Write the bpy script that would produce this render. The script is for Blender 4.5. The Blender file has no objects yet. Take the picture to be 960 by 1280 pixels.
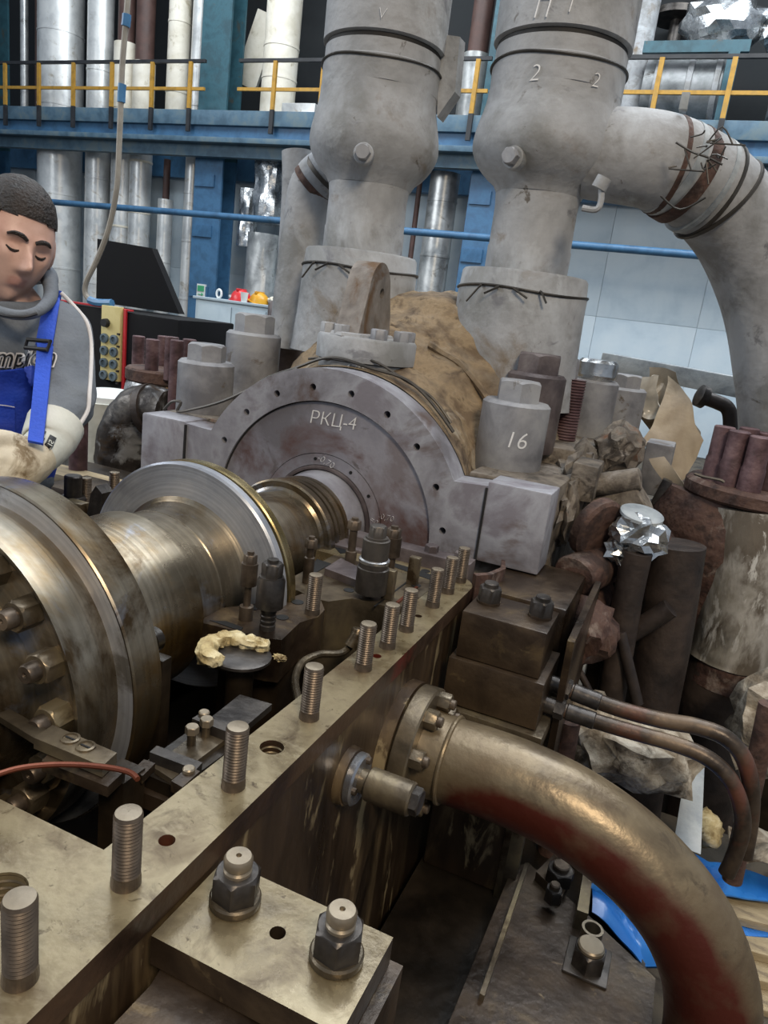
import bpy, bmesh, math, random
import numpy as np
from mathutils import Vector, Matrix, noise
random.seed(7)
PI = math.pi
# ---------------------------------------------------------------- camera, world, lights, exposure
# Coordinates below are in machine units: x across, y along the shaft (away from the camera), z up from the joint plane.
S = 0.68                                    # metres per unit
CAM = np.array([1.17229, 0.0, 0.75]); FPX = 916.49
CR = np.array([0.90928306, 0.39766699, 0.12274067]); CU = np.array([-0.21268474, 0.19051065, 0.95836887]); CF = np.array([-0.35772827, 0.89753365, -0.25780581])
scn = bpy.context.scene
COL = scn.collection
cd = bpy.data.cameras.new('camera'); cam = bpy.data.objects.new('camera', cd); COL.objects.link(cam)
cd.sensor_fit = 'VERTICAL'; cd.sensor_height = 36.0; cd.lens = 36.0*FPX/1280.0; cd.clip_start = 0.02; cd.clip_end = 200
m = Matrix.Identity(4)
for i in range(3):
    m[i][0] = CR[i]; m[i][1] = CU[i]; m[i][2] = -CF[i]; m[i][3] = CAM[i]*S
cam.matrix_world = m
scn.camera = cam
scn.view_settings.view_transform = 'Standard'; scn.view_settings.look = 'None'
scn.view_settings.gamma = 1.0; scn.view_settings.use_curve_mapping = False
scn.view_settings.exposure = 0.14
w = bpy.data.worlds.new('hall_daylight'); scn.world = w; w.use_nodes = True
bg = w.node_tree.nodes['Background']; bg.inputs[0].default_value = (0.62, 0.72, 0.86, 1); bg.inputs[1].default_value = 0.42
def area(name, loc, target, sx, sy, power, col):
    l = bpy.data.lights.new(name, 'AREA'); l.shape = 'RECTANGLE'; l.size = sx; l.size_y = sy; l.energy = power; l.color = col
    o = bpy.data.objects.new(name, l); COL.objects.link(o); o.location = loc
    o.rotation_euler = (Vector(target)-Vector(loc)).to_track_quat('-Z', 'Y').to_euler(); return o
area('roof_skylight', (0.5, 3.5, 8.5), (0.2, 1.5, 0), 5, 9, 560, (0.93, 0.97, 1.0))
area('side_window_band', (-9.0, -1.5, 5.0), (0, 1.5, 0.2), 9, 3.0, 520, (0.95, 0.98, 1.0))
area('rear_hall_skylight', (-5.0, 7.5, 8.0), (-4.5, 11.0, 1.5), 9, 3, 560, (0.9, 0.96, 1.0))
area('rear_hall_skylight', (2.5, 7.5, 8.0), (0.5, 11.5, 1.0), 5, 3, 420, (0.9, 0.96, 1.0))
area('high_bay_lamp', (2.6, -1.8, 3.6), (0.6, 0.8, -0.2), 1.0, 1.0, 135, (1.0, 0.82, 0.60))

# ---------------------------------------------------------------- pixel -> point helpers (a pixel gives a direction; a plane gives the distance)
def ray(x, y): return CF + CR*(x-480)/FPX - CU*(y-640)/FPX
def aX(x, y, v): d = ray(x, y); return CAM + d*(v-CAM[0])/d[0]
def aY(x, y, v): d = ray(x, y); return CAM + d*(v-CAM[1])/d[1]
def aZ(x, y, v): d = ray(x, y); return CAM + d*(v-CAM[2])/d[2]
def aT(x, y, t): return CAM + ray(x, y)*t

# ---------------------------------------------------------------- materials
def lin(h):
    h = h.lstrip('#'); o = []
    for i in (0, 2, 4):
        c = int(h[i:i+2], 16)/255.0
        o.append(c/12.92 if c <= 0.04045 else ((c+0.055)/1.055)**2.4)
    return (*o, 1.0)
MATS = {}
def M(name, cols, scale=6, metal=0.0, rough=(0.45, 0.7), bump=0.15, bscale=60, stretch=(1, 1, 1), spots=None, distort=0.3, radial=False, spec=0.5, coat=0.0, attr=()):
    """procedural material: a noise-driven ramp over cols, optional blotches, rough variation and fine bump"""
    mt = bpy.data.materials.new(name); mt.use_nodes = True; nt = mt.node_tree; N = nt.nodes; L = nt.links
    b = N['Principled BSDF']
    tc = N.new('ShaderNodeTexCoord'); mp = N.new('ShaderNodeMapping'); mp.inputs['Scale'].default_value = stretch
    L.new(tc.outputs['Object'], mp.inputs['Vector']); vec = mp.outputs['Vector']
    n1 = N.new('ShaderNodeTexNoise'); n1.inputs['Scale'].default_value = scale; n1.inputs['Detail'].default_value = 7; n1.inputs['Roughness'].default_value = 0.62; n1.inputs['Distortion'].default_value = distort
    L.new(vec, n1.inputs['Vector'])
    rp = N.new('ShaderNodeValToRGB'); e = rp.color_ramp.elements
    k = len(cols); lo, hi = 0.37, 0.63
    for i, c in enumerate(cols):
        p = lo + (hi-lo)*i/max(1, k-1)
        el = e[i] if i < 2 else e.new(p)
        el.position = p; el.color = lin(c)
    if k == 1: e[1].position = 1.0; e[1].color = lin(cols[0])
    L.new(n1.outputs['Fac'], rp.inputs['Fac']); col = rp.outputs['Color']
    for sp in (spots or []):
        sc_, th, c = sp[:3]; th -= 0.045; soft = sp[3] if len(sp) > 3 else 0.06
        n2 = N.new('ShaderNodeTexNoise'); n2.inputs['Scale'].default_value = sc_; n2.inputs['Detail'].default_value = 6; n2.inputs['Roughness'].default_value = 0.65; n2.inputs['Distortion'].default_value = 0.6
        ad = N.new('ShaderNodeVectorMath'); ad.operation = 'ADD'; ad.inputs[1].default_value = (3.1+sc_, 7.7, 1.3)
        L.new(vec, ad.inputs[0]); L.new(ad.outputs[0], n2.inputs['Vector'])
        mr = N.new('ShaderNodeMapRange'); mr.inputs['From Min'].default_value = th; mr.inputs['From Max'].default_value = th+soft
        L.new(n2.outputs['Fac'], mr.inputs['Value'])
        mx = N.new('ShaderNodeMix'); mx.data_type = 'RGBA'; mx.inputs['B'].default_value = lin(c)
        L.new(mr.outputs['Result'], mx.inputs['Factor']); L.new(col, mx.inputs['A']); col = mx.outputs['Result']
    for an, ac in attr:      # paint or pigment that covers part of the surface, edge broken up by noise
        at = N.new('ShaderNodeAttribute'); at.attribute_name = an
        n5 = N.new('ShaderNodeTexNoise'); n5.inputs['Scale'].default_value = scale*3; n5.inputs['Detail'].default_value = 6; L.new(vec, n5.inputs['Vector'])
        ms = N.new('ShaderNodeMath'); ms.operation = 'MULTIPLY_ADD'; ms.inputs[1].default_value = 2.4; ms.inputs[2].default_value = -1.2; L.new(n5.outputs['Fac'], ms.inputs[0])
        sm = N.new('ShaderNodeMath'); sm.operation = 'MULTIPLY_ADD'; sm.inputs[1].default_value = 0.8; L.new(ms.outputs[0], sm.inputs[0]); L.new(at.outputs['Fac'], sm.inputs[2])
        mg = N.new('ShaderNodeMath'); mg.operation = 'MULTIPLY'; mg.use_clamp = True; L.new(sm.outputs[0], mg.inputs[0]); L.new(at.outputs['Fac'], mg.inputs[1])
        mx = N.new('ShaderNodeMix'); mx.data_type = 'RGBA'; mx.inputs['B'].default_value = lin(ac)
        L.new(mg.outputs[0], mx.inputs['Factor']); L.new(col, mx.inputs['A']); col = mx.outputs['Result']
    if radial:      # turning marks around the y axis
        sx = N.new('ShaderNodeSeparateXYZ'); L.new(tc.outputs['Object'], sx.inputs[0])
        cb = N.new('ShaderNodeCombineXYZ'); L.new(sx.outputs['X'], cb.inputs['X']); L.new(sx.outputs['Z'], cb.inputs['Y'])
        ln = N.new('ShaderNodeVectorMath'); ln.operation = 'LENGTH'; L.new(cb.outputs[0], ln.inputs[0])
        c2 = N.new('ShaderNodeCombineXYZ'); L.new(ln.outputs['Value'], c2.inputs['X']); L.new(sx.outputs['Y'], c2.inputs['Y'])
        n4 = N.new('ShaderNodeTexNoise'); n4.inputs['Scale'].default_value = 170; n4.inputs['Detail'].default_value = 4
        L.new(c2.outputs[0], n4.inputs['Vector'])
        mx = N.new('ShaderNodeMix'); mx.data_type = 'RGBA'; mx.blend_type = 'MULTIPLY'; mx.inputs['Factor'].default_value = 0.55
        r4 = N.new('ShaderNodeMapRange'); r4.inputs['From Min'].default_value = 0.3; r4.inputs['From Max'].default_value = 0.7; r4.inputs['To Min'].default_value = 0.55; r4.inputs['To Max'].default_value = 1.15
        L.new(n4.outputs['Fac'], r4.inputs['Value']); L.new(col, mx.inputs['A']); L.new(r4.outputs['Result'], mx.inputs['B']); col = mx.outputs['Result']
    L.new(col, b.inputs['Base Color'])
    n3 = N.new('ShaderNodeTexNoise'); n3.inputs['Scale'].default_value = bscale; n3.inputs['Detail'].default_value = 5
    L.new(vec, n3.inputs['Vector'])
    mr = N.new('ShaderNodeMapRange'); mr.inputs['From Min'].default_value = 0.3; mr.inputs['From Max'].default_value = 0.7
    mr.inputs['To Min'].default_value = rough[0]; mr.inputs['To Max'].default_value = rough[1]
    L.new(n1.outputs['Fac'], mr.inputs['Value']); L.new(mr.outputs['Result'], b.inputs['Roughness'])
    if bump:
        bp = N.new('ShaderNodeBump'); bp.inputs['Strength'].default_value = bump; bp.inputs['Distance'].default_value = 0.01
        L.new((n4 if radial else n3).outputs['Fac'], bp.inputs['Height']); L.new(bp.outputs['Normal'], b.inputs['Normal'])
    b.inputs['Metallic'].default_value = metal; b.inputs['Specular IOR Level'].default_value = spec; b.inputs['Coat Weight'].default_value = coat
    MATS[name] = mt; return mt
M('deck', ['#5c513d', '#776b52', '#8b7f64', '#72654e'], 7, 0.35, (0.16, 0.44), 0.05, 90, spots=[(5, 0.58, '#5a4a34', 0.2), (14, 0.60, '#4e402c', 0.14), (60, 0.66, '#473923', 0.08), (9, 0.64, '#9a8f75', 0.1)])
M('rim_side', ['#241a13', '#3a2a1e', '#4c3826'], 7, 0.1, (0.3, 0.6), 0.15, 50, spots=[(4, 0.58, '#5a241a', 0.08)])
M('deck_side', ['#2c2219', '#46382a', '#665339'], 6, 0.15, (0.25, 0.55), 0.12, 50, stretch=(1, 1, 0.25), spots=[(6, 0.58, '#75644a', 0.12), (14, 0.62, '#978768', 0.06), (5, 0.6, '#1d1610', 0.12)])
M('red_primer', ['#3a1710', '#5c2418', '#6e2d1e'], 9, 0.0, (0.3, 0.6), 0.15, 50)
M('oily_dark', ['#17130e', '#272018', '#372d21'], 6, 0.3, (0.25, 0.5), 0.12, 50)
M('oily_brown', ['#241c15', '#3b3026', '#524434'], 6, 0.35, (0.25, 0.5), 0.12, 60, spots=[(8, 0.62, '#5f5039', 0.14), (20, 0.67, '#6c5c44', 0.08)])
M('tarnished', ['#2e2b2a', '#4e4a48', '#6d6862'], 8, 0.55, (0.25, 0.5), 0.35, 34, spots=[(6, 0.58, '#b9bcbf', 0.08), (9, 0.6, '#4d3d2c', 0.1)])
M('oily_steel', ['#4b4337', '#6f6453', '#85795f'], 8, 0.6, (0.25, 0.45), 0.08, 80, spots=[(10, 0.62, '#3f3223', 0.1)])
M('stud_steel', ['#453c33', '#61564b', '#786b5d'], 14, 0.65, (0.34, 0.5), 0.05, 90)
M('stud_top', ['#7c7263', '#978b78'], 14, 0.55, (0.3, 0.45), 0.05, 90)
M('dark_steel', ['#2f2c2b', '#4a4643', '#5f5a55'], 10, 0.65, (0.28, 0.48), 0.08, 80)
M('bright_steel', ['#9a9ba0', '#b4b5b8', '#c6c6c4'], 9, 0.85, (0.22, 0.38), 0.05, 80)
M('shaft_steel', ['#655b4b', '#867b69', '#9f9788'], 4, 0.82, (0.20, 0.38), 0.04, 90, radial=True, spots=[(4, 0.54, '#80653a', 0.16), (6, 0.58, '#54432d', 0.12), (9, 0.62, '#8f9198', 0.1)])
M('shaft_blue', ['#8d929c', '#a7abb3', '#bcbdc0'], 5, 0.55, (0.3, 0.45), 0.05, 90, radial=True, spots=[(7, 0.62, '#77746f', 0.12)])
M('shaft_gold', ['#8a7850', '#a9966a', '#b8aa86'], 5, 0.95, (0.18, 0.32), 0.05, 90, radial=True)
M('casing_face', ['#77757a', '#908f96', '#a4a5ac', '#858188'], 5, 0.25, (0.42, 0.62), 0.06, 90, spots=[(4, 0.63, '#65544d', 0.10)])
M('cover_face', ['#7c7a80', '#908f98', '#9d9ca5', '#857e82'], 4, 0.3, (0.38, 0.58), 0.06, 90, spots=[(3.5, 0.58, '#6a5350', 0.14), (14, 0.64, '#6f6a6c', 0.08)])
M('casing_rough', ['#4a443d', '#645c53', '#7d7468', '#564e46'], 9, 0.05, (0.6, 0.85), 0.6, 40, spots=[(7, 0.60, '#8f8880', 0.1), (4, 0.66, '#7a4a28', 0.08), (13, 0.62, '#3d362f', 0.08)])
M('plaster', ['#574838', '#776650', '#8e7b60', '#685743'], 8, 0.0, (0.75, 0.95), 0.8, 30, spots=[(5, 0.60, '#a39b8b', 0.1), (11, 0.62, '#463829', 0.08), (3, 0.6, '#857a6a', 0.15)])
M('grey_paint', ['#7f807f', '#939597', '#a2a4a7', '#8a8a89'], 4, 0.0, (0.55, 0.75), 0.3, 40, spots=[(5, 0.63, '#776b5c', 0.14), (16, 0.69, '#625d57', 0.06), (3.2, 0.60, '#b0b4b8', 0.12), (9, 0.66, '#76777b', 0.08)])
M('nut_grey', ['#74757a', '#8e8f93', '#a0a1a3'], 8, 0.15, (0.45, 0.65), 0.1, 70, spots=[(12, 0.66, '#655b51', 0.08)])
M('nut_brown', ['#4f4748', '#675e5e', '#7a7270'], 9, 0.3, (0.4, 0.6), 0.12, 70)
M('lug_steel', ['#6b645e', '#8a837c', '#a19a94'], 7, 0.25, (0.4, 0.6), 0.15, 50, spots=[(6, 0.6, '#6a5138', 0.1)])
M('rust', ['#33241f', '#4a352e', '#5c453b', '#3a2b26'], 12, 0.1, (0.6, 0.85), 0.5, 50, spots=[(9, 0.62, '#7d6f66', 0.1), (5, 0.6, '#2c2422', 0.1)])
M('rust_stud', ['#443233', '#5d4649', '#725b5c'], 14, 0.3, (0.5, 0.7), 0.2, 80, stretch=(1, 1, 1))
M('scale_grey', ['#7d776c', '#a09a8d', '#bdb8ae', '#6f665a'], 7, 0.4, (0.3, 0.6), 0.35, 40, stretch=(1, 1, 0.4), spots=[(8, 0.64, '#5a4e42', 0.1), (14, 0.60, '#d8d5cd', 0.05)])
M('dark_pipe', ['#211c1a', '#332b27', '#443932'], 8, 0.2, (0.4, 0.65), 0.2, 50)
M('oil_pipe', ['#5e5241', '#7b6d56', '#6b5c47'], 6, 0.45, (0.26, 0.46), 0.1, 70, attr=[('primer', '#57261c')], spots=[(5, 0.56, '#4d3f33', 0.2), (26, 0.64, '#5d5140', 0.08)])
M('oil_pipe_red', ['#50211a', '#6b2a20', '#452420'], 6, 0.15, (0.28, 0.5), 0.08, 70, spots=[(7, 0.60, '#3a2a22', 0.1), (22, 0.68, '#55463a', 0.05)])
M('hose', ['#2f2822', '#4b4036', '#6a5a49'], 8, 0.4, (0.28, 0.5), 0.12, 70, spots=[(6, 0.6, '#6b4436', 0.15)])
M('foil', ['#a9acae', '#c7cacc', '#dcdfe0'], 8, 0.9, (0.18, 0.34), 0.5, 24)
M('silver_wrap', ['#9a9c9c', '#bfc1c0', '#d4d5d3'], 3, 0.65, (0.26, 0.42), 0.05, 30, spots=[(5, 0.66, '#8d8b86', 0.08)])
M('white_pipe', ['#bfc1c1', '#d2d4d3', '#dfe0de'], 3, 0.4, (0.28, 0.42), 0.08, 20, spots=[(5, 0.64, '#b3aea4', 0.1)])
M('cream_pipe', ['#cbc4b2', '#d8d2c3', '#e2ddd0'], 3, 0.0, (0.45, 0.6), 0.05, 30, spots=[(4, 0.64, '#b0a690', 0.1)])
M('brown_pipe', ['#46322d', '#57403a'], 5, 0.0, (0.5, 0.7), 0.1, 40)
M('blue_steel', ['#34597a', '#3f6a8e', '#365c7c'], 3, 0.0, (0.4, 0.55), 0.08, 40, spots=[(4, 0.66, '#35566f', 0.08)])
M('teal_steel', ['#294a55', '#335a66', '#2b4a54'], 3, 0.0, (0.4, 0.6), 0.08, 40, spots=[(4, 0.66, '#4a4a44', 0.08)])
M('slate_beam', ['#3c5566', '#4b6678', '#5f7077'], 4, 0.0, (0.5, 0.7), 0.1, 40)
M('yellow_paint', ['#94702a', '#b0852f', '#9e7a35'], 6, 0.0, (0.4, 0.6), 0.08, 40)
M('black_rail', ['#1c1d20', '#2a2b2e'], 6, 0.0, (0.4, 0.6), 0.05, 40)
M('wall_panel', ['#b2c3cf', '#bfced8', '#c6d3db'], 1.5, 0.0, (0.5, 0.7), 0.03, 30, spots=[(1.2, 0.66, '#aebcc6', 0.2)])
M('wall_shade', ['#14171a', '#1d2124', '#272a2c'], 1.2, 0.0, (0.7, 0.9), 0.05, 20)  # near-black colour stands in for the shade behind the gallery
M('concrete', ['#3b352d', '#4c453a', '#5c5448'], 5, 0.0, (0.7, 0.9), 0.3, 40, spots=[(8, 0.6, '#2a241d', 0.1)])
M('black_case', ['#060608', '#0a0a0d', '#0e0e12'], 6, 0.0, (0.6, 0.75), 0.05, 40, spec=0.2)
M('red_edge', ['#b8242c', '#c93038'], 6, 0.0, (0.4, 0.5), 0.03, 40)
M('panel_yellow', ['#cdbd7c', '#d9ca8d', '#d0c183'], 6, 0.0, (0.4, 0.55), 0.03, 40)
M('socket_grey', ['#56656f', '#70808a'], 9, 0.1, (0.35, 0.5), 0.03, 40)
M('black_rubber', ['#17171a', '#232326'], 9, 0.0, (0.5, 0.7), 0.05, 60)
M('cabinet_grey', ['#a3b4be', '#afbfc8', '#b6c5cc'], 3, 0.0, (0.4, 0.5), 0.03, 40)
M('helmet_red', ['#c22b2f', '#cf3438'], 4, 0.0, (0.25, 0.35), 0.02, 40)
M('helmet_yellow', ['#c8901e', '#d79e2a'], 4, 0.0, (0.3, 0.4), 0.05, 40)
M('dull_silver', ['#5d6062', '#7c7f80', '#96989a'], 3, 0.4, (0.35, 0.55), 0.1, 20, spots=[(3, 0.62, '#3f3d3a', 0.1)])
M('white_plastic', ['#d5d8d6', '#e4e6e4'], 4, 0.0, (0.4, 0.5), 0.03, 40)
M('green_sign', ['#3f9c6b', '#49a876'], 4, 0.0, (0.4, 0.5), 0.0, 40)
M('cardboard', ['#857763', '#9a8b75', '#ac9e87'], 5, 0.0, (0.65, 0.85), 0.15, 40, spots=[(4, 0.64, '#c4b8a4', 0.1)])
M('plastic_film', ['#a8a59c', '#c3c0b7', '#d8d5cd'], 7, 0.0, (0.15, 0.3), 0.4, 18)
M('old_wood', ['#7d6f58', '#978769', '#aa9a7b'], 5, 0.0, (0.6, 0.8), 0.2, 40, stretch=(1, 6, 6), spots=[(9, 0.64, '#5f5240', 0.1)])
M('grey_bar', ['#7e858a', '#9aa0a3', '#adb1b2'], 8, 0.1, (0.5, 0.7), 0.3, 40)
M('tarp', ['#1c5fb0', '#2a74c6', '#3b86d3'], 5, 0.0, (0.2, 0.35), 0.15, 18, coat=0.3)
M('copper', ['#5c2c1c', '#74402c'], 9, 0.5, (0.3, 0.45), 0.05, 60)
M('rag', ['#8f7b52', '#b9a87c', '#d3c8a4'], 26, 0.0, (0.75, 0.95), 0.7, 60, spots=[(16, 0.64, '#6f5d3d', 0.06)])
M('wool', ['#6f6454', '#9a9080', '#c2bbac'], 16, 0.0, (0.8, 0.95), 0.9, 36, spots=[(9, 0.6, '#443a2d', 0.1)])
M('chalk', ['#d8d9da', '#e6e6e6'], 30, 0.0, (0.85, 0.95), 0.0, 60)
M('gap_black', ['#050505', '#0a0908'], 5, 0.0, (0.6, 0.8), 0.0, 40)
M('gasket', ['#151414', '#201e1d'], 9, 0.0, (0.6, 0.8), 0.05, 60)
M('wire', ['#3c3a37', '#57534e'], 9, 0.6, (0.4, 0.55), 0.0, 60)
M('cable', ['#8b857b', '#a39d92'], 9, 0.0, (0.5, 0.65), 0.0, 60)
M('blue_tape', ['#3f6f9a', '#4d82ad'], 9, 0.0, (0.35, 0.5), 0.0, 60)
M('skin', ['#c39a8a', '#cfa898', '#d8b3a4'], 12, attr=[('stubble', '#7d655b'), ('lip', '#b98a7e')], metal=0.0, rough=(0.42, 0.55), bump=0.04, bscale=120)
M('hair', ['#171210', '#221a16', '#2d231e'], 40, 0.0, (0.5, 0.7), 0.6, 160)
M('sweat_grey', ['#5f656d', '#6a7078', '#747a81'], 9, 0.0, (0.8, 0.95), 0.2, 160)
M('overall_blue', ['#12339a', '#173fb0', '#1d48bb'], 6, 0.0, (0.65, 0.85), 0.25, 140)
M('strap_blue', ['#1a45b4', '#2450c4'], 9, 0.0, (0.6, 0.8), 0.25, 140)
M('glove_cloth', ['#b0b3aa', '#c3c5bc', '#cfcfc5'], 8, 0.0, (0.7, 0.85), 0.15, 60)
M('glove_leather', ['#a49880', '#bcb098', '#c9bea8'], 10, 0.0, (0.6, 0.8), 0.3, 50, spots=[(12, 0.64, '#7d6c52', 0.08)])
M('white_cloth', ['#c9c6c6', '#d8d5d4'], 9, 0.0, (0.7, 0.85), 0.05, 60)
M('black_print', ['#121214', '#1b1b1e'], 9, 0.0, (0.5, 0.7), 0.0, 60)

# ---------------------------------------------------------------- geometry helpers (all input in machine units)
class G:
    def __init__(s): s.v = []; s.f = []
    def add(s, v, f):
        o = len(s.v); s.v += [tuple(map(float, p)) for p in v]; s.f += [tuple(i+o for i in q) for q in f]; return s
    def box(s, lo, hi, bev=0.0, rot=None, piv=None):
        x0, y0, z0 = lo; x1, y1, z1 = hi
        if bev <= 0:
            v = [(x0,y0,z0),(x1,y0,z0),(x1,y1,z0),(x0,y1,z0),(x0,y0,z1),(x1,y0,z1),(x1,y1,z1),(x0,y1,z1)]
            f = [(0,3,2,1),(4,5,6,7),(0,1,5,4),(1,2,6,5),(2,3,7,6),(3,0,4,7)]
        else:
            bm = bmesh.new(); bmesh.ops.create_cube(bm, size=1.0)
            for q in bm.verts: q.co = Vector(((x0+x1)/2+q.co.x*(x1-x0), (y0+y1)/2+q.co.y*(y1-y0), (z0+z1)/2+q.co.z*(z1-z0)))
            bmesh.ops.bevel(bm, geom=list(bm.edges), offset=bev, segments=2, profile=0.6, affect='EDGES')
            bm.verts.index_update(); v = [tuple(q.co) for q in bm.verts]; f = [tuple(q.index for q in p.verts) for p in bm.faces]; bm.free()
        if rot is not None:
            pv = Vector(piv if piv is not None else ((x0+x1)/2, (y0+y1)/2, (z0+z1)/2)); mt = rot if isinstance(rot, Matrix) else Matrix.Rotation(rot[1], 3, rot[0])
            v = [tuple(mt @ (Vector(p)-pv) + pv) for p in v]
        return s.add(v, f)
    def frame(s, ax):
        a = Vector(ax).normalized(); r = Vector((0, 0, 1)) if abs(a.z) < 0.9 else Vector((1, 0, 0))
        e1 = a.cross(r).normalized(); e2 = a.cross(e1).normalized(); return a, e1, e2
    def lathe(s, prof, org=(0,0,0), ax=(0,0,1), n=32, cap0=True, cap1=True, a0=0.0, jit=None):
        a, e1, e2 = s.frame(ax); o = Vector(org); v = []; f = []
        for r, h in prof:
            for k in range(n):
                t = a0+2*PI*k/n; rr = r if jit is None else jit(r, h, t)
                v.append(o + a*h + e1*(rr*math.cos(t)) + e2*(rr*math.sin(t)))
        for i in range(len(prof)-1):
            for k in range(n):
                k2 = (k+1) % n; f.append((i*n+k, i*n+k2, (i+1)*n+k2, (i+1)*n+k))
        if cap0: f.append(tuple(range(n-1, -1, -1)))
        if cap1: f.append(tuple((len(prof)-1)*n+k for k in range(n)))
        return s.add(v, f)
    def cyl(s, p0, p1, r, n=24, bev=0.0):
        d = Vector(p1)-Vector(p0); L = d.length
        pr = [(r, 0), (r, L)] if bev <= 0 else [(r-bev, 0), (r, bev), (r, L-bev), (r-bev, L)]
        return s.lathe(pr, p0, d, n)
    def hexn(s, p0, ax, af, h, ch=0.12, a0=0.0):
        r = af/math.sqrt(3); a, e1, e2 = s.frame(ax); o = Vector(p0); v = []; f = []; n = 24
        # round-chamfered hexagon: ring radii follow the hexagon, top rim pulled in to a circle
        def hexr(t): t = (t) % (PI/3) - PI/6; return (af/2)/math.cos(t)
        rings = [(1.0, 0.0, False), (1.0, h*(1-ch*1.2), False), (0.93, h, True)]
        for i, (k, hh, rd) in enumerate(rings):
            for j in range(n):
                t = 2*PI*j/n; rr = (af/2*0.97) if rd else hexr(t)*k
                hj = hh
                if i == 1: hj = h - (hexr(t)-af/2*0.97)*0.62 - h*0.03
                v.append(o + a*hj + e1*(rr*math.cos(t+a0)) + e2*(rr*math.sin(t+a0)))
        for i in range(2):
            for j in range(n):
                k = (j+1) % n; f.append((i*n+j, i*n+k, (i+1)*n+k, (i+1)*n+j))
        f.append(tuple(range(n-1, -1, -1))); f.append(tuple(2*n+j for j in range(n)))
        return s.add(v, f)
    def tube(s, pts, rad, n=16, smooth=6, cap=True, jit=None, closed=False):
        P = [Vector(p) for p in pts]; Rr = rad if isinstance(rad, (list, tuple)) else [rad]*len(P)
        if smooth > 1:
            Q = []; RR = []; m_ = len(P)
            for i in range(m_ if closed else m_-1):
                g = (lambda k: P[k % m_]) if closed else (lambda k: P[max(0, min(m_-1, k))])
                p0, p1, p2, p3 = g(i-1), g(i), g(i+1), g(i+2)
                for j in range(smooth):
                    t = j/smooth
                    Q.append(0.5*((2*p1)+(p2-p0)*t+(2*p0-5*p1+4*p2-p3)*t*t+(3*p1-p0-3*p2+p3)*t**3))
                    RR.append(Rr[i]*(1-t)+Rr[(i+1) % m_]*t)
            if not closed: Q.append(P[-1]); RR.append(Rr[-1])
            P, Rr = Q, RR
        m_ = len(P); v = []; f = []
        T = []
        for i in range(m_):
            a = P[i-1] if (i > 0 or closed) else P[i]; b = P[(i+1) % m_] if (i < m_-1 or closed) else P[i]
            T.append((b-a).normalized())
        up = Vector((0, 0, 1)) if abs(T[0].z) < 0.9 else Vector((1, 0, 0))
        e = T[0].cross(up).normalized()
        for i in range(m_):
            e = (e - T[i]*e.dot(T[i])).normalized(); g = T[i].cross(e)
            for k in range(n):
                t = 2*PI*k/n; r = Rr[i] if jit is None else jit(Rr[i], i/(m_-1), t)
                v.append(P[i]+e*(r*math.cos(t))+g*(r*math.sin(t)))
        for i in range(m_ if closed else m_-1):
            i2 = (i+1) % m_
            for k in range(n):
                k2 = (k+1) % n; f.append((i*n+k, i*n+k2, i2*n+k2, i2*n+k))
        if cap and not closed: f.append(tuple(range(n-1, -1, -1))); f.append(tuple((m_-1)*n+k for k in range(n)))
        return s.add(v, f)
    def prism(s, poly, w0, w1, axis='y'):
        """2-D polygon (counter-clockwise seen from +axis or not: normals are recalculated) swept along an axis from w0 to w1"""
        n = len(poly); mk = {'y': lambda a, b, c: (a, c, b), 'x': lambda a, b, c: (c, a, b), 'z': lambda a, b, c: (a, b, c)}[axis]
        v = [mk(a, b, w0) for a, b in poly]+[mk(a, b, w1) for a, b in poly]
        f = [tuple(range(n)), tuple(range(2*n-1, n-1, -1))]+[(i, i+n, (i+1) % n+n, (i+1) % n) for i in range(n)]
        return s.add(v, f)
    def holed(s, outer, holes, w0, w1, axis='z'):
        """plate with real holes: outer and hole loops in 2-D, w1 is the visible face"""
        mk = {'y': lambda a, b, c: (a, c, b), 'x': lambda a, b, c: (c, a, b), 'z': lambda a, b, c: (a, b, c)}[axis]
        bm = bmesh.new(); loops = [outer]+holes
        for w_ in (w0, w1):
            for lp in loops:
                vs = [bm.verts.new(mk(a, b, w_)) for a, b in lp]
                for i in range(len(vs)): bm.edges.new((vs[i], vs[(i+1) % len(vs)]))
        bm.verts.ensure_lookup_table(); bm.edges.ensure_lookup_table()
        tot = sum(len(l) for l in loops)
        e0 = list(bm.edges)[:tot]; e1 = list(bm.edges)[tot:]
        bmesh.ops.triangle_fill(bm, edges=e0, use_beauty=True); bmesh.ops.triangle_fill(bm, edges=e1, use_beauty=True)
        bm.verts.ensure_lookup_table(); o = 0
        for lp in loops:
            n = len(lp)
            for i in range(n):
                j = (i+1) % n; bm.faces.new((bm.verts[o+i], bm.verts[o+j], bm.verts[tot+o+j], bm.verts[tot+o+i]))
            o += n
        bmesh.ops.recalc_face_normals(bm, faces=list(bm.faces)); bm.verts.index_update()
        v = [tuple(q.co) for q in bm.verts]; f = [tuple(q.index for q in p.verts) for p in bm.faces]; bm.free()
        return s.add(v, f)
    def blob(s, c, r, n=20, amp=0.15, freq=3.0, seed=0.0, sq=(1, 1, 1)):
        bm = bmesh.new(); bmesh.ops.create_icosphere(bm, subdivisions=3, radius=1.0)
        for q in bm.verts:
            d = q.co.normalized(); k = 1+amp*noise.noise(d*freq+Vector((seed, seed*1.7, 0)))*2
            q.co = Vector((c[0]+d.x*r*sq[0]*k, c[1]+d.y*r*sq[1]*k, c[2]+d.z*r*sq[2]*k))
        bm.verts.index_update(); s.add([tuple(q.co) for q in bm.verts], [tuple(q.index for q in p.verts) for p in bm.faces]); bm.free(); return s
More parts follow.
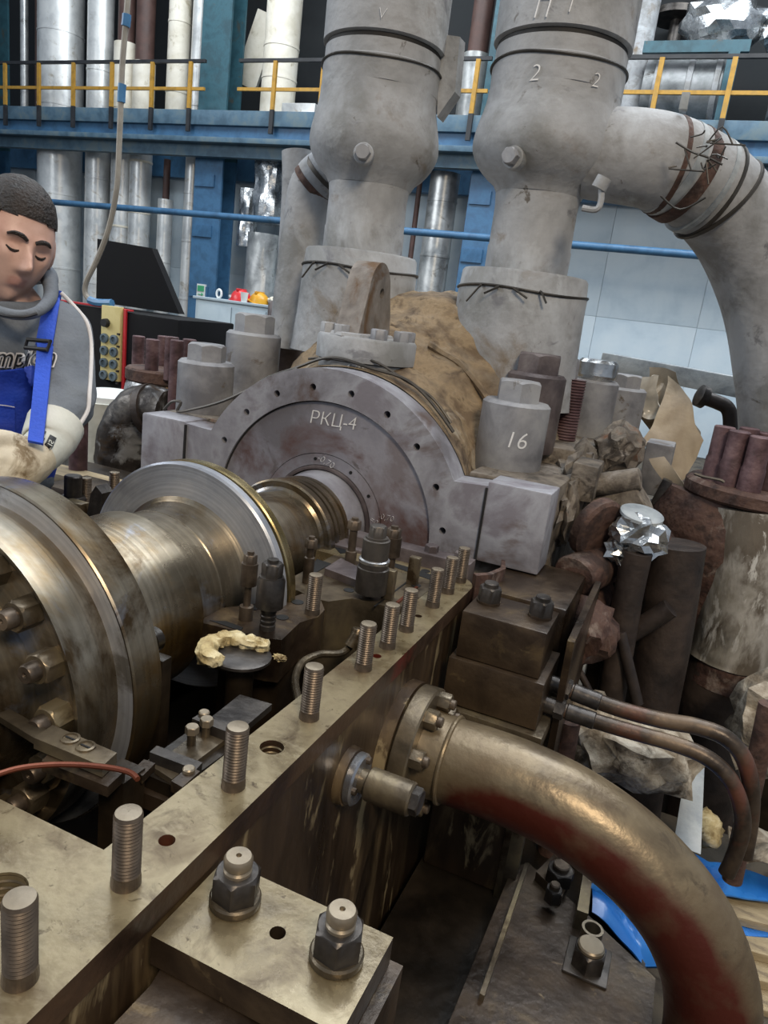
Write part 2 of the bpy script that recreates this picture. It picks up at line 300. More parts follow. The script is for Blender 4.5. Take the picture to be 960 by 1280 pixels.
    def grid(s, fn, nu, nv):
        v = [fn(i/nu, j/nv) for i in range(nu+1) for j in range(nv+1)]
        f = [(i*(nv+1)+j, i*(nv+1)+j+1, (i+1)*(nv+1)+j+1, (i+1)*(nv+1)+j) for i in range(nu) for j in range(nv)]
        return s.add(v, f)
    def lump(s, amp, freq, seed=0.0, keep=None):
        out = []
        for p in s.v:
            q = Vector(p); d = noise.noise_vector(q*freq+Vector((seed, 0, 0)))
            k = 1.0 if keep is None else keep(p)
            out.append(tuple(q+d*amp*k))
        s.v = out; return s
    def mesh(s, name, org, mats, angle=35, thick=None, matfn=None):
        me = bpy.data.meshes.new(name)
        me.from_pydata([tuple((np.array(p)-np.array(org))*S) for p in s.v], [], s.f)
        bm = bmesh.new(); bm.from_mesh(me); bmesh.ops.recalc_face_normals(bm, faces=list(bm.faces))
        if thick: bmesh.ops.solidify(bm, geom=list(bm.faces), thickness=thick*S)
        bm.to_mesh(me); bm.free()
        for mm in (mats if isinstance(mats, (list, tuple)) else [mats]): me.materials.append(MATS[mm])
        for p in me.polygons: p.use_smooth = True
        me.set_sharp_from_angle(angle=math.radians(angle))
        if matfn:
            for p in me.polygons:
                c = np.array(p.center)/S+np.array(org); p.material_index = matfn(c, p.normal)
        me.update(); return me
ORG = {}
def vattr(o, name, fn):
    me = o.data; at = me.attributes.new(name, 'FLOAT', 'POINT'); og = ORG[o.name]
    at.data.foreach_set('value', [max(0.0, min(1.0, fn(np.array(v.co)/S+og, v.normal))) for v in me.vertices])
def thing(name, label, cat, loc, group=None):
    o = bpy.data.objects.new(name, None); COL.objects.link(o); o.empty_display_size = 0.05
    o.location = np.array(loc, float)*S; ORG[o.name] = np.array(loc, float)
    o['label'] = label; o['category'] = cat
    if group: o['group'] = group
    return o
def tag(o, label, cat, group=None):
    o['label'] = label; o['category'] = cat
    if group: o['group'] = group
    return o
def part(name, g, mat, parent=None, angle=35, thick=None, matfn=None, org=None, kind=None):
    """one mesh object; under a parent its vertices are kept relative to the parent's origin"""
    if parent is not None: og = ORG[parent.name]
    elif org is not None: og = np.array(org, float)
    else:
        a = np.array(g.v); og = np.array([(a[:, 0].min()+a[:, 0].max())/2, (a[:, 1].min()+a[:, 1].max())/2, a[:, 2].min()])
    me = g.mesh(name, og, mat, angle, thick, matfn)
    o = bpy.data.objects.new(name, me); COL.objects.link(o); ORG[o.name] = og
    if parent is not None: o.parent = parent
    else: o.location = og*S
    if kind: o['kind'] = kind
    return o
def inst(name, me, parent, at, rot=None):
    """a part that shares a mesh built around its own base point"""
    o = bpy.data.objects.new(name, me); COL.objects.link(o); o.parent = parent
    o.location = (np.array(at, float)-ORG[parent.name])*S; ORG[o.name] = np.array(at, float)
    if rot is not None: o.rotation_euler = rot
    return o
def struct(name, g, mat, **k):
    o = part(name, g, mat, **k); o['kind'] = 'structure'; return o
def circ(cx, cy, r, n=24): return [(cx+r*math.cos(2*PI*i/n), cy+r*math.sin(2*PI*i/n)) for i in range(n)]
def text_mesh(txt, size, depth=0.0015, shear=0.0, offset=0.0):
    """lettering as a mesh: returns verts (x right, y up, z out, in machine units, centred) and faces"""
    cu = bpy.data.curves.new('lettering', 'FONT'); cu.body = txt; cu.size = size; cu.extrude = depth; cu.shear = shear; cu.offset = offset
    cu.align_x = 'CENTER'; cu.align_y = 'CENTER'; cu.resolution_u = 3
    ob = bpy.data.objects.new('lettering', cu); COL.objects.link(ob)
    me = bpy.data.meshes.new_from_object(ob.evaluated_get(bpy.context.evaluated_depsgraph_get()))
    v = [tuple(q.co) for q in me.vertices]; f = [tuple(p.vertices) for p in me.polygons]
    bpy.data.objects.remove(ob); bpy.data.curves.remove(cu); bpy.data.meshes.remove(me)
    return v, f
# ================================================================ THE SETTING: hall floor, rear wall, steelwork
FL = -1.5
g = G(); g.box((-40, -14, FL-0.1), (14, 20, FL)); struct('floor', g, 'concrete')
struct('wall_left', G().box((-40.3, -14, FL), (-40, 20, 13)), 'wall_panel')
wb = struct('wall_back', G().box((-40, 18.1, FL), (14, 18.3, 4.15)), 'wall_panel')
xs = np.arange(-38.8, 13, 2.2)
pm = G().box((-1.097, -0.02, 0), (1.097, 0.02, 2.795), 0.006).mesh('panel', (0, 0, 0), 'wall_panel')
for x in xs:
    for z in (FL+0.02, FL+2.82):
        inst('panel', pm, wb, (x+1.1, 18.08, z))
struct('wall_upper', G().box((-40, 19.3, 4.1), (14, 19.5, 13)), 'wall_shade')  # upper wall painted dark to hold the shade behind the gallery
# gallery: floor slab, fascia beams
gal = thing('gallery_platform', 'long blue steel gallery platform with channel fascia along rear wall', 'platform', (-6, 16.6, 4.1))
part('deck_plate', G().box((-39.9, 16.05, 4.78), (14, 16.36, 4.86)), 'slate_beam', gal)
for xa, xb in ((-10.7, -5.35), (-3.35, -1.75), (-0.95, 14)): part('deck_plate', G().box((xa, 16.36, 4.78), (xb, 19.25, 4.86)), 'slate_beam', gal)
part('fascia_channel', G().box((-39.9, 15.95, 4.62), (14, 16.05, 4.95), 0.02), 'slate_beam', gal)
part('fascia_web', G().box((-39.9, 16.06, 4.34), (14, 16.2, 4.66)), 'blue_steel', gal)
part('lower_flange', G().box((-39.9, 15.85, 4.22), (14, 16.25, 4.34), 0.02), 'slate_beam', gal)
part('lower_beam', G().box((-39.9, 16.1, 3.95), (14, 16.3, 4.22)), 'slate_beam', gal)
part('shadow_girder', G().box((-39.9, 17.72, 3.7), (14, 17.95, 4.7)), 'blue_steel', gal)
# columns (I-section)
def column(x, hw, hi, label, y=16.72, z0=FL, upper=None):
    x = CAM[0]+(x-CAM[0])*y/16.0
    t = thing('steel_column', label, 'column', (x, y, z0), 'blue columns of the gallery')
    zs = [(z0, 4.0, 'blue_steel'), (4.0, hi, upper or 'teal_steel')]
    for a, b, mt in zs:
        part('flange', G().box((x-hw, y-0.30, a), (x+hw, y-0.24, b)), mt, t)
        part('flange', G().box((x-hw, y+0.24, a), (x+hw, y+0.30, b)), mt, t)
        part('web', G().box((x-0.04, y-0.24, a), (x+0.04, y+0.24, b)), mt, t)
    for z in (0.6, 2.1, 3.3):
        part('batten_plate', G().box((x-hw*0.9, y-0.34, z), (x+hw*0.5, y-0.30, z+0.28)), 'blue_steel', t)
    return t
column(-10.72, 0.42, 12, 'blue steel column carrying a small green exit sign')
column(-3.78, 0.34, 12, 'blue steel column seen between the two grey valve towers')
column(-18.35, 0.42, 12, 'blue steel column at the far end of the gallery')
column(-27.0, 0.42, 12, 'blue steel column well beyond the widest white pipe')
# railings
def railing(x0, x1, posts, label):
    t = thing('guard_railing', label, 'railing', ((x0+x1)/2, 15.95, 4.5), 'gallery railings')
    part('top_rail', G().box((x0, 15.92, 5.96), (x1, 15.99, 6.03)), 'black_rail', t)
    part('mid_rail', G().box((x0, 15.92, 5.36), (x1, 15.98, 5.43)), 'yellow_paint', t)
    for x in posts:
        p = part('post', G().box((x-0.045, 15.88, 4.96), (x+0.045, 15.945, 5.97)), 'yellow_paint', t)
        part('post_foot', G().box((x-0.05, 15.88, 4.45), (x+0.05, 15.945, 4.96)), 'black_rail', p)
railing(-18.0, -11.15, [-17.68, -16.45, -15.25, -13.97, -12.7, -11.55], 'yellow gallery railing in front of the white vertical pipes')
railing(-10.2, -4.1, [-9.19, -7.94, -6.6, -5.4, -4.37], 'yellow gallery railing behind the left grey valve tower')
railing(-3.4, 6.0, [-2.6, -0.79, 0.47, 2.0, 3.4, 4.8], 'yellow gallery railing beside the foil wrapped valve')
tag(part('conduit_rail', G().cyl((-19, 15.3, 2.51), (4, 15.3, 2.51), 0.075, 12), 'blue_steel'), 'long thin blue pipe rail crossing in front of pipes below gallery', 'pipe')
# vertical pipes behind the railing
def vpipe(x, r, z0, z1, mat, label, y=17.0, seams=(), cat='pipe', top=None, low=None):
    t = thing('insulated_pipe', label, cat, (x, y, z0), 'vertical pipes along rear wall')
    zc = z0 if low is None else 4.3
    part('jacket', G().lathe([(r, 0), (r, z1-zc)], (x, y, zc), (0, 0, 1), 28), mat, t)
    if low: part('lower_jacket', G().lathe([(r, 0), (r, zc-z0)], (x, y, z0), (0, 0, 1), 28), low, t)
    if top: part('riser', G().cyl((x, y, z1), (x, y, top[0]), top[1], 20), top[2], t)
    for z in seams: part('seam_band', G().lathe([(r, -0.03), (r+0.012, -0.025), (r+0.012, 0.025), (r, 0.03)], (x, y, z), (0, 0, 1), 28), mat, t)
    return t
k = (17.0)/16.0
def kx(x): return CAM[0]+(x-CAM[0])*17.0/16.0       # lateral position carried from the railing plane to the pipe plane
vpipe(kx(-17.07), 0.11, 4.9, 12, 'silver_wrap', 'thin grey pipe beside the far end column')
vpipe(kx(-16.55), 0.10, 4.9, 12, 'brown_pipe', 'thin brown pipe between thin grey pipe and widest pipe')
vpipe(kx(-15.78), 0.60, FL, 12, 'white_pipe', 'widest white pipe of the row, standing by the thin brown pipe', seams=(0.9, 2.9, 5.2, 7))
vpipe(kx(-14.45), 0.34, FL, 12, 'white_pipe', 'white pipe right beside the widest pipe, wire tied round it', seams=(0.6, 3.4, 6.1))
vpipe(kx(-13.62), 0.31, FL, 6.75, 'cream_pipe', 'cream pipe with brown bare top behind the hanging cable', seams=(0.8, 2.2, 5.2), low='white_pipe', top=(12, 0.22, 'brown_pipe'))
vpipe(kx(-13.03), 0.29, FL, 6.3, 'cream_pipe', 'cream pipe ending lower under a thick brown riser', seams=(0.3, 2.6, 3.9), low='white_pipe', top=(12, 0.24, 'brown_pipe'))
vpipe(kx(-12.0), 0.28, 4.86, 12, 'cream_pipe', 'cream pipe standing on gallery beside the blue column', seams=(5.6, 7.2))
vpipe(kx(-11.4), 0.20, FL, 12, 'white_pipe', 'slim white pipe closest to the exit sign column', seams=(0.5, 2.0, 3.2, 5.3))
vpipe(kx(-12.2), 0.20, FL, 3.0, 'white_pipe', 'short white pipe with a red riser under the gallery', seams=(0.2, 1.4), top=(4.0, 0.09, 'brown_pipe'))
vpipe(kx(-14.0), 0.08, FL, 4.0, 'brown_pipe', 'thin brown rod pipe between two white pipes under gallery', y=17.3)
vpipe(kx(-9.12), 0.42, 4.86, 12, 'cream_pipe', 'thick cream pipe on gallery behind left valve tower', seams=(5.9, 6.6))
# crumpled foil pipe under the gallery
def foilpipe(x, y, r, z0, z1, label, seed, mat='silver_wrap', amp=0.06):
    t = thing('insulated_pipe', label, 'pipe', (x, y, z0), 'vertical pipes along rear wall')
    nn = 26
    gg = G().lathe([(r, (z1-z0)*i/nn) for i in range(nn+1)], (x, y, z0), (0, 0, 1), 28, jit=lambda rr, h, a: rr*(1+amp*1.6*noise.noise(Vector((math.cos(a)*2.2, math.sin(a)*2.2, h*1.6+seed)))))
    part('jacket', gg, mat, t, angle=22); return t
foilpipe(kx(-9.15), 17, 0.40, 2.6, 4.775, 'crumpled foil pipe stub hanging under gallery', 2, 'foil', 0.14)
foilpipe(kx(-9.22), 17, 0.40, FL, 2.35, 'foil wrapped pipe under gallery above the helmets', 5, 'silver_wrap', 0.05)
foilpipe(kx(-9.15)-0.6, 17, 0.22, 2.0, 3.4, 'small crumpled foil bundle beside the blue column', 9, 'foil', 0.2)
vpipe(kx(-4.78), 0.34, FL, 4.0, 'silver_wrap', 'shiny silver pipe between the two grey valve towers', seams=(0.5, 2.2, 3.4))
vpipe(kx(-4.45), 0.30, 4.86, 6.4, 'silver_wrap', 'silver pipe on gallery beside the left valve tower', top=(12, 0.22, 'brown_pipe'))
vpipe(kx(-5.35), 0.06, FL, 4.0, 'brown_pipe', 'thin rusty rod left of the shiny silver pipe')
vpipe(kx(-4.15), 0.06, FL, 4.0, 'brown_pipe', 'thin rusty rod right of the shiny silver pipe')
vpipe(kx(-1.25), 0.24, 4.0, 12, 'grey_paint', 'grey pipe on gallery beside the right valve tower')
# handwheel on the wall between pipes
hw = thing('valve_handwheel', 'small black handwheel between the white pipes low on wall', 'handwheel', (kx(-12.75), 16.5, 0.6))
c = aY(186, 371, 16.5); ORG[hw.name] = c; hw.location = c*S
part('rim', G().tube([(c[0]+0.2*math.cos(a), c[1], c[2]+0.26*math.sin(a)) for a in np.arange(0, 2*PI, PI/6)], 0.035, 8, 3, closed=True), 'black_rubber', hw)
for a in (0.3, 1.35, 2.4): part('spoke', G().cyl((c[0]-0.2*math.cos(a), c[1], c[2]-0.26*math.sin(a)), (c[0]+0.2*math.cos(a), c[1], c[2]+0.26*math.sin(a)), 0.025, 8), 'black_rubber', hw)
part('stem', G().cyl((c[0], c[1], c[2]), (c[0], c[1]+0.32, c[2]), 0.04, 10), 'dark_steel', hw)
# exit sign on the column
e = aY(251, 363, 16.36)
es = thing('exit_sign', 'small green and white exit sign on blue column', 'sign', e)
part('plate', G().box((e[0]-0.13, 16.36, e[2]-0.16), (e[0]+0.13, 16.42, e[2]+0.16)), 'white_plastic', es)
part('pictogram', G().box((e[0]-0.10, 16.345, e[2]-0.02), (e[0]+0.10, 16.36, e[2]+0.12)), 'green_sign', es)
part('arrow', G().prism([(e[0]-0.08, e[2]-0.09), (e[0]+0.03, e[2]-0.09), (e[0]+0.03, e[2]-0.05), (e[0]+0.09, e[2]-0.10), (e[0]+0.03, e[2]-0.14), (e[0]+0.03, e[2]-0.11), (e[0]-0.08, e[2]-0.11)], 16.345, 16.36), 'green_sign', es)
# gallery equipment, right
def hvessel(p0, p1, r, label, bands=()):
    t = thing('horizontal_pipe', label, 'pipe', ((p0[0]+p1[0])/2, p0[1], p0[2]-r), 'horizontal pipes on the gallery')
    part('jacket', G().cyl(p0, p1, r, 28), 'dull_silver', t)
    for b in bands: part('seam_band', G().lathe([(r, -0.06), (r+0.04, -0.05), (r+0.04, 0.05), (r, 0.06)], (b, p0[1], p0[2]), (1, 0, 0), 28), 'grey_paint', t)
    return t
a = aY(835, 120, 17.35)
hvessel((a[0]-0.45, 17.2, a[2]), (a[0]+1.0, 17.2, a[2]), 0.62, 'fat grey horizontal pipe behind the yellow posts beside tower', (a[0]-0.2, a[0]+0.4, a[0]+0.9))
hvessel((a[0]+1.9, 17.4, a[2]-0.12), (a[0]+5.5, 17.4, a[2]-0.12), 0.42, 'slimmer silver horizontal pipe under the foil wrapped valve', (a[0]+2.3,))
a = aY(905, 28, 17.3)
fb = thing('foil_wrapped_valve', 'big crumpled foil bundle on teal frame above gallery railing', 'valve', (a[0], 17.3, a[2]-0.6))
part('foil', G().blob((a[0], 17.3, a[2]), 0.62, amp=0.16, freq=2.4, seed=3.3, sq=(1.25, 0.8, 0.75)).blob((a[0]+0.1, 17.3, a[2]+0.45), 0.35, amp=0.2, freq=3, seed=8), 'foil', fb, angle=20)
part('foil', G().blob((a[0]+1.1, 17.4, a[2]-0.1), 0.42, amp=0.2, freq=3, seed=5), 'foil', fb, angle=20)
part('stem', G().cyl((a[0]+0.1, 17.3, a[2]+0.3), (a[0]+0.1, 17.3, a[2]+2.2), 0.08, 10), 'dark_steel', fb)
fr = thing('pipe_rack', 'teal steel rack carrying the foil bundle on gallery', 'rack', (a[0], 16.6, 4.86))
part('beam', G().box((a[0]-1.3, 16.37, a[2]-0.82), (a[0]+0.6, 16.52, a[2]-0.62)), 'teal_steel', fr)
part('post', G().box((a[0]+0.25, 16.37, 4.86), (a[0]+0.45, 16.52, a[2]-0.82)), 'teal_steel', fr)
part('post', G().box((a[0]-1.2, 18.1, 4.86), (a[0]-1.05, 18.25, a[2]-0.82)), 'teal_steel', fr)
a = aY(848, 20, 18.6)
gw = thing('gallery_handwheel', 'dark valve bonnet with round flange in the gloom above gallery', 'valve', (a[0], 18.6, 4.86))
part('flange', G().lathe([(0.2, -0.1), (0.55, -0.08), (0.55, 0.05), (0.3, 0.15)], (a[0], 18.6, a[2]), (0, 0, 1), 24), 'dark_steel', gw)
part('column', G().cyl((a[0], 18.6, 4.86), (a[0], 18.6, a[2]), 0.14, 14), 'dark_steel', gw)
# gallery equipment, centre: pale box, leaning board
a = aY(378, 137, 16.6); tag(part('pale_box', G().box((a[0]-0.45, 16.4, 4.86), (a[0]+0.45, 16.9, 5.25), 0.02), 'white_pipe'), 'low pale box standing on gallery floor near the left tower', 'box')
a = aY(318, 55, 17.4)
tag(part('insulation_board', G().box((a[0]-0.25, 17.35, a[2]-1.0), (a[0]+0.45, 17.45, a[2]+0.7), 0.01, rot=('Y', 0.35)), 'cream_pipe'), 'cream insulation board leaning beside the blue column on gallery', 'board')
# floor-level cabinet with helmets
cb = thing('switch_cabinet', 'pale blue grey cabinet with helmets lying on top', 'cabinet', (-6.5, 11.3, FL))
part('body', G().box((-7.27, 11.0, FL), (-5.72, 11.7, 0.62), 0.02), 'cabinet_grey', cb)
part('top_cover', G().box((-7.31, 10.96, 0.62), (-5.68, 11.74, 0.665), 0.01), 'cabinet_grey', cb)
d = part('door', G().box((-7.2, 10.975, FL+0.15), (-6.5, 11.0, 0.55), 0.006), 'cabinet_grey', cb); part('handle', G().box((-6.58, 10.94, -0.2), (-6.54, 10.975, 0.0), 0.005), 'dark_steel', d)
d = part('door', G().box((-6.48, 10.975, FL+0.15), (-5.8, 11.0, 0.55), 0.006), 'cabinet_grey', cb); part('handle', G().box((-6.44, 10.94, -0.2), (-6.40, 10.975, 0.0), 0.005), 'dark_steel', d)
def helmet(c, mat, label, sc=1.0, tilt=0.0):
    t = thing('safety_helmet', label, 'helmet', c, 'safety helmets on the cabinet')
    pr = [(0.19*sc, 0.0), (0.185*sc, 0.05*sc), (0.17*sc, 0.1*sc), (0.135*sc, 0.155*sc), (0.08*sc, 0.19*sc), (0.01, 0.205*sc)]
    part('shell', G().lathe(pr, c, (tilt, 0, 1), 24), mat, t)
    part('brim', G().lathe([(0.17*sc, 0.0), (0.215*sc, 0.0), (0.215*sc, 0.015), (0.18*sc, 0.02)], c, (tilt, 0, 1), 24), mat, t)
    part('ridge', G().box((c[0]-0.02, c[1]-0.14*sc, c[2]+0.17*sc), (c[0]+0.02, c[1]+0.14*sc, c[2]+0.215*sc), 0.008), mat, t)
    return t
a = aY(301, 374, 11.3); helmet((a[0], 11.3, 0.665), 'helmet_red', 'red safety helmet on the pale cabinet')
a = aY(324, 374, 11.3); helmet((a[0], 11.3, 0.665), 'helmet_yellow', 'orange yellow safety helmet on the pale cabinet', 0.95, 0.25)
a = aY(308, 376, 11.15)
tag(part('paper_cup', G().lathe([(0.05, 0), (0.07, 0.16), (0.062, 0.16), (0.045, 0.02)], (a[0]+0.02, 11.05, 0.665), (0, 0, 1), 16), 'white_plastic'), 'small white paper cup between the helmets', 'cup')
a = aY(296, 376, 11.3)
tag(part('tape_roll', G().tube([(-6.93+0.05*math.cos(t), 11.2, 0.75+0.07*math.sin(t)) for t in np.arange(0, 6.28, 0.6)], 0.02, 8, 2, closed=True), 'white_plastic'), 'small white ring standing on cabinet edge', 'ring')
tag(part('crumpled_cloth', G().blob((-6.62, 11.25, 0.72), 0.1, amp=0.25, freq=4, seed=2, sq=(1, 1, 0.55)), 'white_plastic', angle=25), 'crumpled white cloth left of the red helmet', 'cloth')
tag(part('crumpled_paper', G().blob((-5.86, 11.35, 0.74), 0.12, amp=0.25, freq=4, seed=4, sq=(1, 1, 0.6)), 'cream_pipe', angle=25), 'crumpled cream paper beside the yellow helmet', 'paper')
# control cabinet of the bolt heater: black case with open lid, yellow socket strip
Yb = 4.5
bx = thing('heater_control_cabinet', 'black control cabinet with open lid, red edges and yellow socket strip', 'cabinet', (-3.0, 4.8, FL))
part('body', G().box((-3.75, 4.5, FL), (-2.42, 5.2, 0.53), 0.015), 'black_case', bx)
part('edge_trim', G().box((-3.75, 4.49, 0.538), (-2.86, 4.52, 0.552), 0.003), 'red_edge', bx)
part('edge_trim', G().box((-2.925, 4.48, -0.15), (-2.9, 4.5, 0.55), 0.004), 'red_edge', bx)
part('lid', G().prism([(-3.75, 0.55), (-2.86, 0.55), (-3.17, 1.04), (-3.75, 1.07)], 5.05, 5.12), 'black_case', bx)
sp = part('socket_strip', G().box((-3.12, 4.46, 0.0), (-2.935, 4.5, 0.56), 0.006), 'panel_yellow', bx)
for i in range(4):
    for j in range(2):
        p = (-3.075+j*0.095, 4.46, 0.315-i*0.093)
        part('socket', G().lathe([(0.036, 0), (0.036, 0.02), (0.022, 0.022), (0.02, 0.008)], p, (0, -1, 0), 16), 'socket_grey', sp)
part('knob', G().lathe([(0.034, 0), (0.03, 0.035)], (-3.065, 4.46, 0.43), (0, -1, 0), 14), 'black_rubber', sp)
for i in range(5): part('divider', G().box((-2.95, 4.445, 0.355-i*0.093), (-2.93, 4.46, 0.368-i*0.093)), 'black_rubber', sp)
# cable hanging from the crane down to the cabinet
pts = [aY(x, y, 4.5) for x, y in ((163, -40), (158, 20), (153, 80), (151, 130), (149, 180), (146, 235), (136, 285), (121, 325), (108, 352), (107, 368), (116, 377), (128, 379))]
hc = thing('hanging_cable', 'grey cable hanging from above onto the black control cabinet', 'cable', pts[-1])
part('cord', G().tube(pts, 0.02, 8, 4), 'cable', hc)
part('tape_wrap', G().tube([aY(x, y, 4.5) for x, y in ((112, 375), (122, 378.5), (140, 379))], 0.03, 8, 3), 'blue_tape', hc)
part('tape_wrap', G().tube([aY(x, y, 4.5) for x, y in ((153, 105), (152, 115), (151.5, 128))], 0.028, 8, 3), 'blue_tape', hc)
part('tape_wrap', G().tube([aY(x, y, 4.5) for x, y in ((158.5, 18), (158, 25), (157, 33))], 0.03, 8, 3), 'blue_tape', hc)
# ================================================================ TURBINE CASING
cs = thing('turbine_casing', 'grey turbine casing with bolted end ring and brown plastered body', 'turbine', (0, 3.2, -0.5))
arc = [(0.548*math.cos(t), 0.548*math.sin(t)) for t in np.linspace(math.radians(27), math.radians(153), 40)]
outer = [(0.812, 0.0), (0.812, 0.27), (0.60, 0.255), (0.53, 0.25)] + arc + [(-0.53, 0.25), (-0.60, 0.255), (-0.812, 0.262), (-0.812, 0.0)]
inner = [(0.434*math.cos(t), 0.434*math.sin(t)) for t in np.linspace(PI, 0, 49)]
outer2 = outer + [(-0.434, 0.0)] + inner[1:-1] + [(0.434, 0.0)]
BOLT0 = math.radians(152.53)
holes = []
for i in range(-1, 10):
    t = BOLT0-math.radians(18)*i
    if 0.02 < math.sin(t): holes.append(circ(0.481*math.cos(t), 0.481*math.sin(t), 0.0125, 14))
er = part('end_ring', G().holed(outer2, holes, 2.42, 2.30, 'y'), 'casing_face', cs)
part('hole_bottom', G().prism([(x, z) for x, z in outer], 2.421, 2.43), 'gap_black', er)
# upper flange behind the ring (both wings), then the raised step
for sgn in (-1, 1):
    xa, xb = sorted((sgn*0.50, sgn*0.812)); zt = 0.285 if sgn > 0 else 0.262
    if sgn < 0: xa = -0.93
    fl = part('flange', G().box((xa if sgn > 0 else -0.82, 2.44, 0.0), (xb, 2.80, 0.264), 0.01).box((xa, 2.78, 0.0), (xb+(0.06 if sgn > 0 else 0), 4.4, 0.262), 0.01).lump(0.006, 9), 'casing_rough', cs)
    part('flange_step', G().box((xa+(0.0 if sgn > 0 else 0.02), 2.93, 0.25), (xb+(0.03 if sgn > 0 else 0.0), 4.4, 0.33), 0.008).lump(0.006, 9), 'casing_rough', fl)
    part('parting_line', G().box((sgn*0.605-0.004, 2.293, 0.0), (sgn*0.605+0.004, 2.301, 0.25)), 'gasket', fl)
part('lower_flange', G().box((-0.83, 2.36, -0.42), (0.80, 4.4, -0.004), 0.01), 'casing_rough', cs)
part('corner_block', G().box((0.607, 2.295, 0.0), (0.816, 2.44, 0.272), 0.006), 'casing_face', cs)
part('corner_block', G().box((-0.818, 2.297, 0.0), (-0.61, 2.44, 0.262), 0.008), 'casing_face', cs)
# end cover disc with bore lip
def lth(prof, mat, name, par, n=72, org=(0, 0, 0), **k): return part(name, G().lathe([(r, h) for r, h in prof], org, (0, 1, 0), n, cap0=False, cap1=False), mat, par, **k)
ec = lth([(0.247, 2.315), (0.43, 2.315), (0.43, 2.34)], 'cover_face', 'end_cover', cs)
lth([(0.43, 2.31), (0.4345, 2.308), (0.4345, 2.33)], 'gasket', 'cover_gap', ec)
lth([(0.205, 2.312), (0.2445, 2.312), (0.2445, 2.34)], 'cover_face', 'seal_ring', ec)
lth([(0.2445, 2.318), (0.248, 2.318)], 'gasket', 'ring_gap', ec)
lth([(0.203, 2.34), (0.203, 2.305), (0.196, 2.303), (0.190, 2.305), (0.190, 2.42)], 'nut_brown', 'bore_lip', ec)
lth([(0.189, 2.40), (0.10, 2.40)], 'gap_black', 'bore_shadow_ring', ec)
for t in (35, 62, 100, 150): part('dowel_hole', G().lathe([(0.006, 0), (0.006, 0.003)], (0.226*math.cos(math.radians(t)), 2.312, 0.226*math.sin(math.radians(t))), (0, -1, 0), 10), 'gap_black', ec)
def chalk(txt, size, c, right, up, par, shear=0.15, bend=None, name='chalk_writing', depth=0.0012, mat='chalk', offset=0.0):
    v, f = text_mesh(txt, size, depth, shear, offset); g = G(); r = Vector(right).normalized(); u = Vector(up); u = (u-r*u.dot(r)).normalized(); o = r.cross(u)
    pts = []
    for x, y, z in v:
        if bend:   # wrapped around a vertical cylinder: bend = (axis xy, radius)
            th0 = math.atan2(c[1]-bend[0][1], c[0]-bend[0][0]); th = th0+x/bend[1]; rr = bend[1]+0.001+z
            pts.append((bend[0][0]+rr*math.cos(th), bend[0][1]+rr*math.sin(th), c[2]+y))
        else: pts.append(tuple(Vector(c)+r*x+u*y+o*z))
    g.add(pts, f); return part(name, g, mat, par)
a = aY(415, 526, 2.312); chalk('РКЦ-4', 0.066, (a[0], 2.313, a[2]), (1, 0, 0.03), (0, 0, 1), ec, offset=-0.001)
a = aY(407, 577, 2.31); chalk('-0,70', 0.035, (a[0], 2.31, a[2]), (1, 0, -0.35), (0, 0, 1), ec, offset=-0.0012)
a = aY(482, 647, 2.313); chalk('-0,70', 0.03, (a[0], 2.313, a[2]), (1, 0, 0), (0, 0, 1), ec, offset=-0.0012)
a = aY(472, 655, 2.311); chalk('=0,60', 0.03, (a[0], 2.311, a[2]), (1, 0, -0.4), (0, 0, 1), ec, offset=-0.0012)
# plastered barrel: half-round shell swelling toward the valve towers
prof = [(2.425, 0.552), (2.47, 0.56), (2.55, 0.575), (2.65, 0.60), (2.78, 0.66), (2.92, 0.76), (3.05, 0.835), (3.3, 0.87), (3.7, 0.88), (4.3, 0.87), (4.42, 0.78), (4.45, 0.5)]
def shell(u, v):
    i = u*(len(prof)-1); a_ = int(min(len(prof)-2, math.floor(i))); t = i-a_
    y = prof[a_][0]*(1-t)+prof[a_+1][0]*t; r = prof[a_][1]*(1-t)+prof[a_+1][1]*t
    th = PI*(0.04+0.92*v); p = Vector((r*math.cos(th)*(0.985-0.14*min(1, max(0, (y-2.43)/0.25))), y, r*math.sin(th)))
    k_ = min(1.0, max(0.0, (y-2.44)*6))
    n_ = noise.fractal(p*5.5, 0.8, 2.0, 6)*0.028*k_
    return (p.x*(1+n_*1.2), y, p.z*(1+n_*1.2))
part('plaster_shell', G().grid(shell, 66, 90), 'plaster', cs, angle=60)
# wire lying around the ring
part('tie_wire', G().tube([((0.575+0.006*math.sin(t*9))*math.cos(t), 2.44+0.012*math.sin(t*7), (0.575+0.008*math.cos(t*11))*math.sin(t)) for t in np.linspace(0.75, 2.55, 30)], 0.006, 6, 2), 'wire', cs)
part('tie_wire', G().tube([((0.582+0.01*math.sin(t*5))*math.cos(t), 2.46, (0.582+0.008*math.cos(t*13))*math.sin(t)) for t in np.linspace(0.8, 1.9, 24)], 0.005, 6, 2), 'wire', cs)
part('tie_wire', G().tube([aY(x, y, 2.42) for x, y in ((372, 461), (330, 478), (280, 501), (240, 512), (222, 514), (226, 503), (215, 502), (205, 512))], 0.006, 6, 4), 'wire', cs)
# a torn strip of insulation edge over the barrel
part('insulation_seam', G().tube([((r_)*math.cos(t)*0.87, 2.80+0.02*math.sin(t*8), (r_)*math.sin(t)) for t, r_ in zip(np.linspace(0.72, 1.3, 14), np.linspace(0.685, 0.685, 14))], [0.016]*14, 6, 3).lump(0.012, 9), 'plaster', cs)
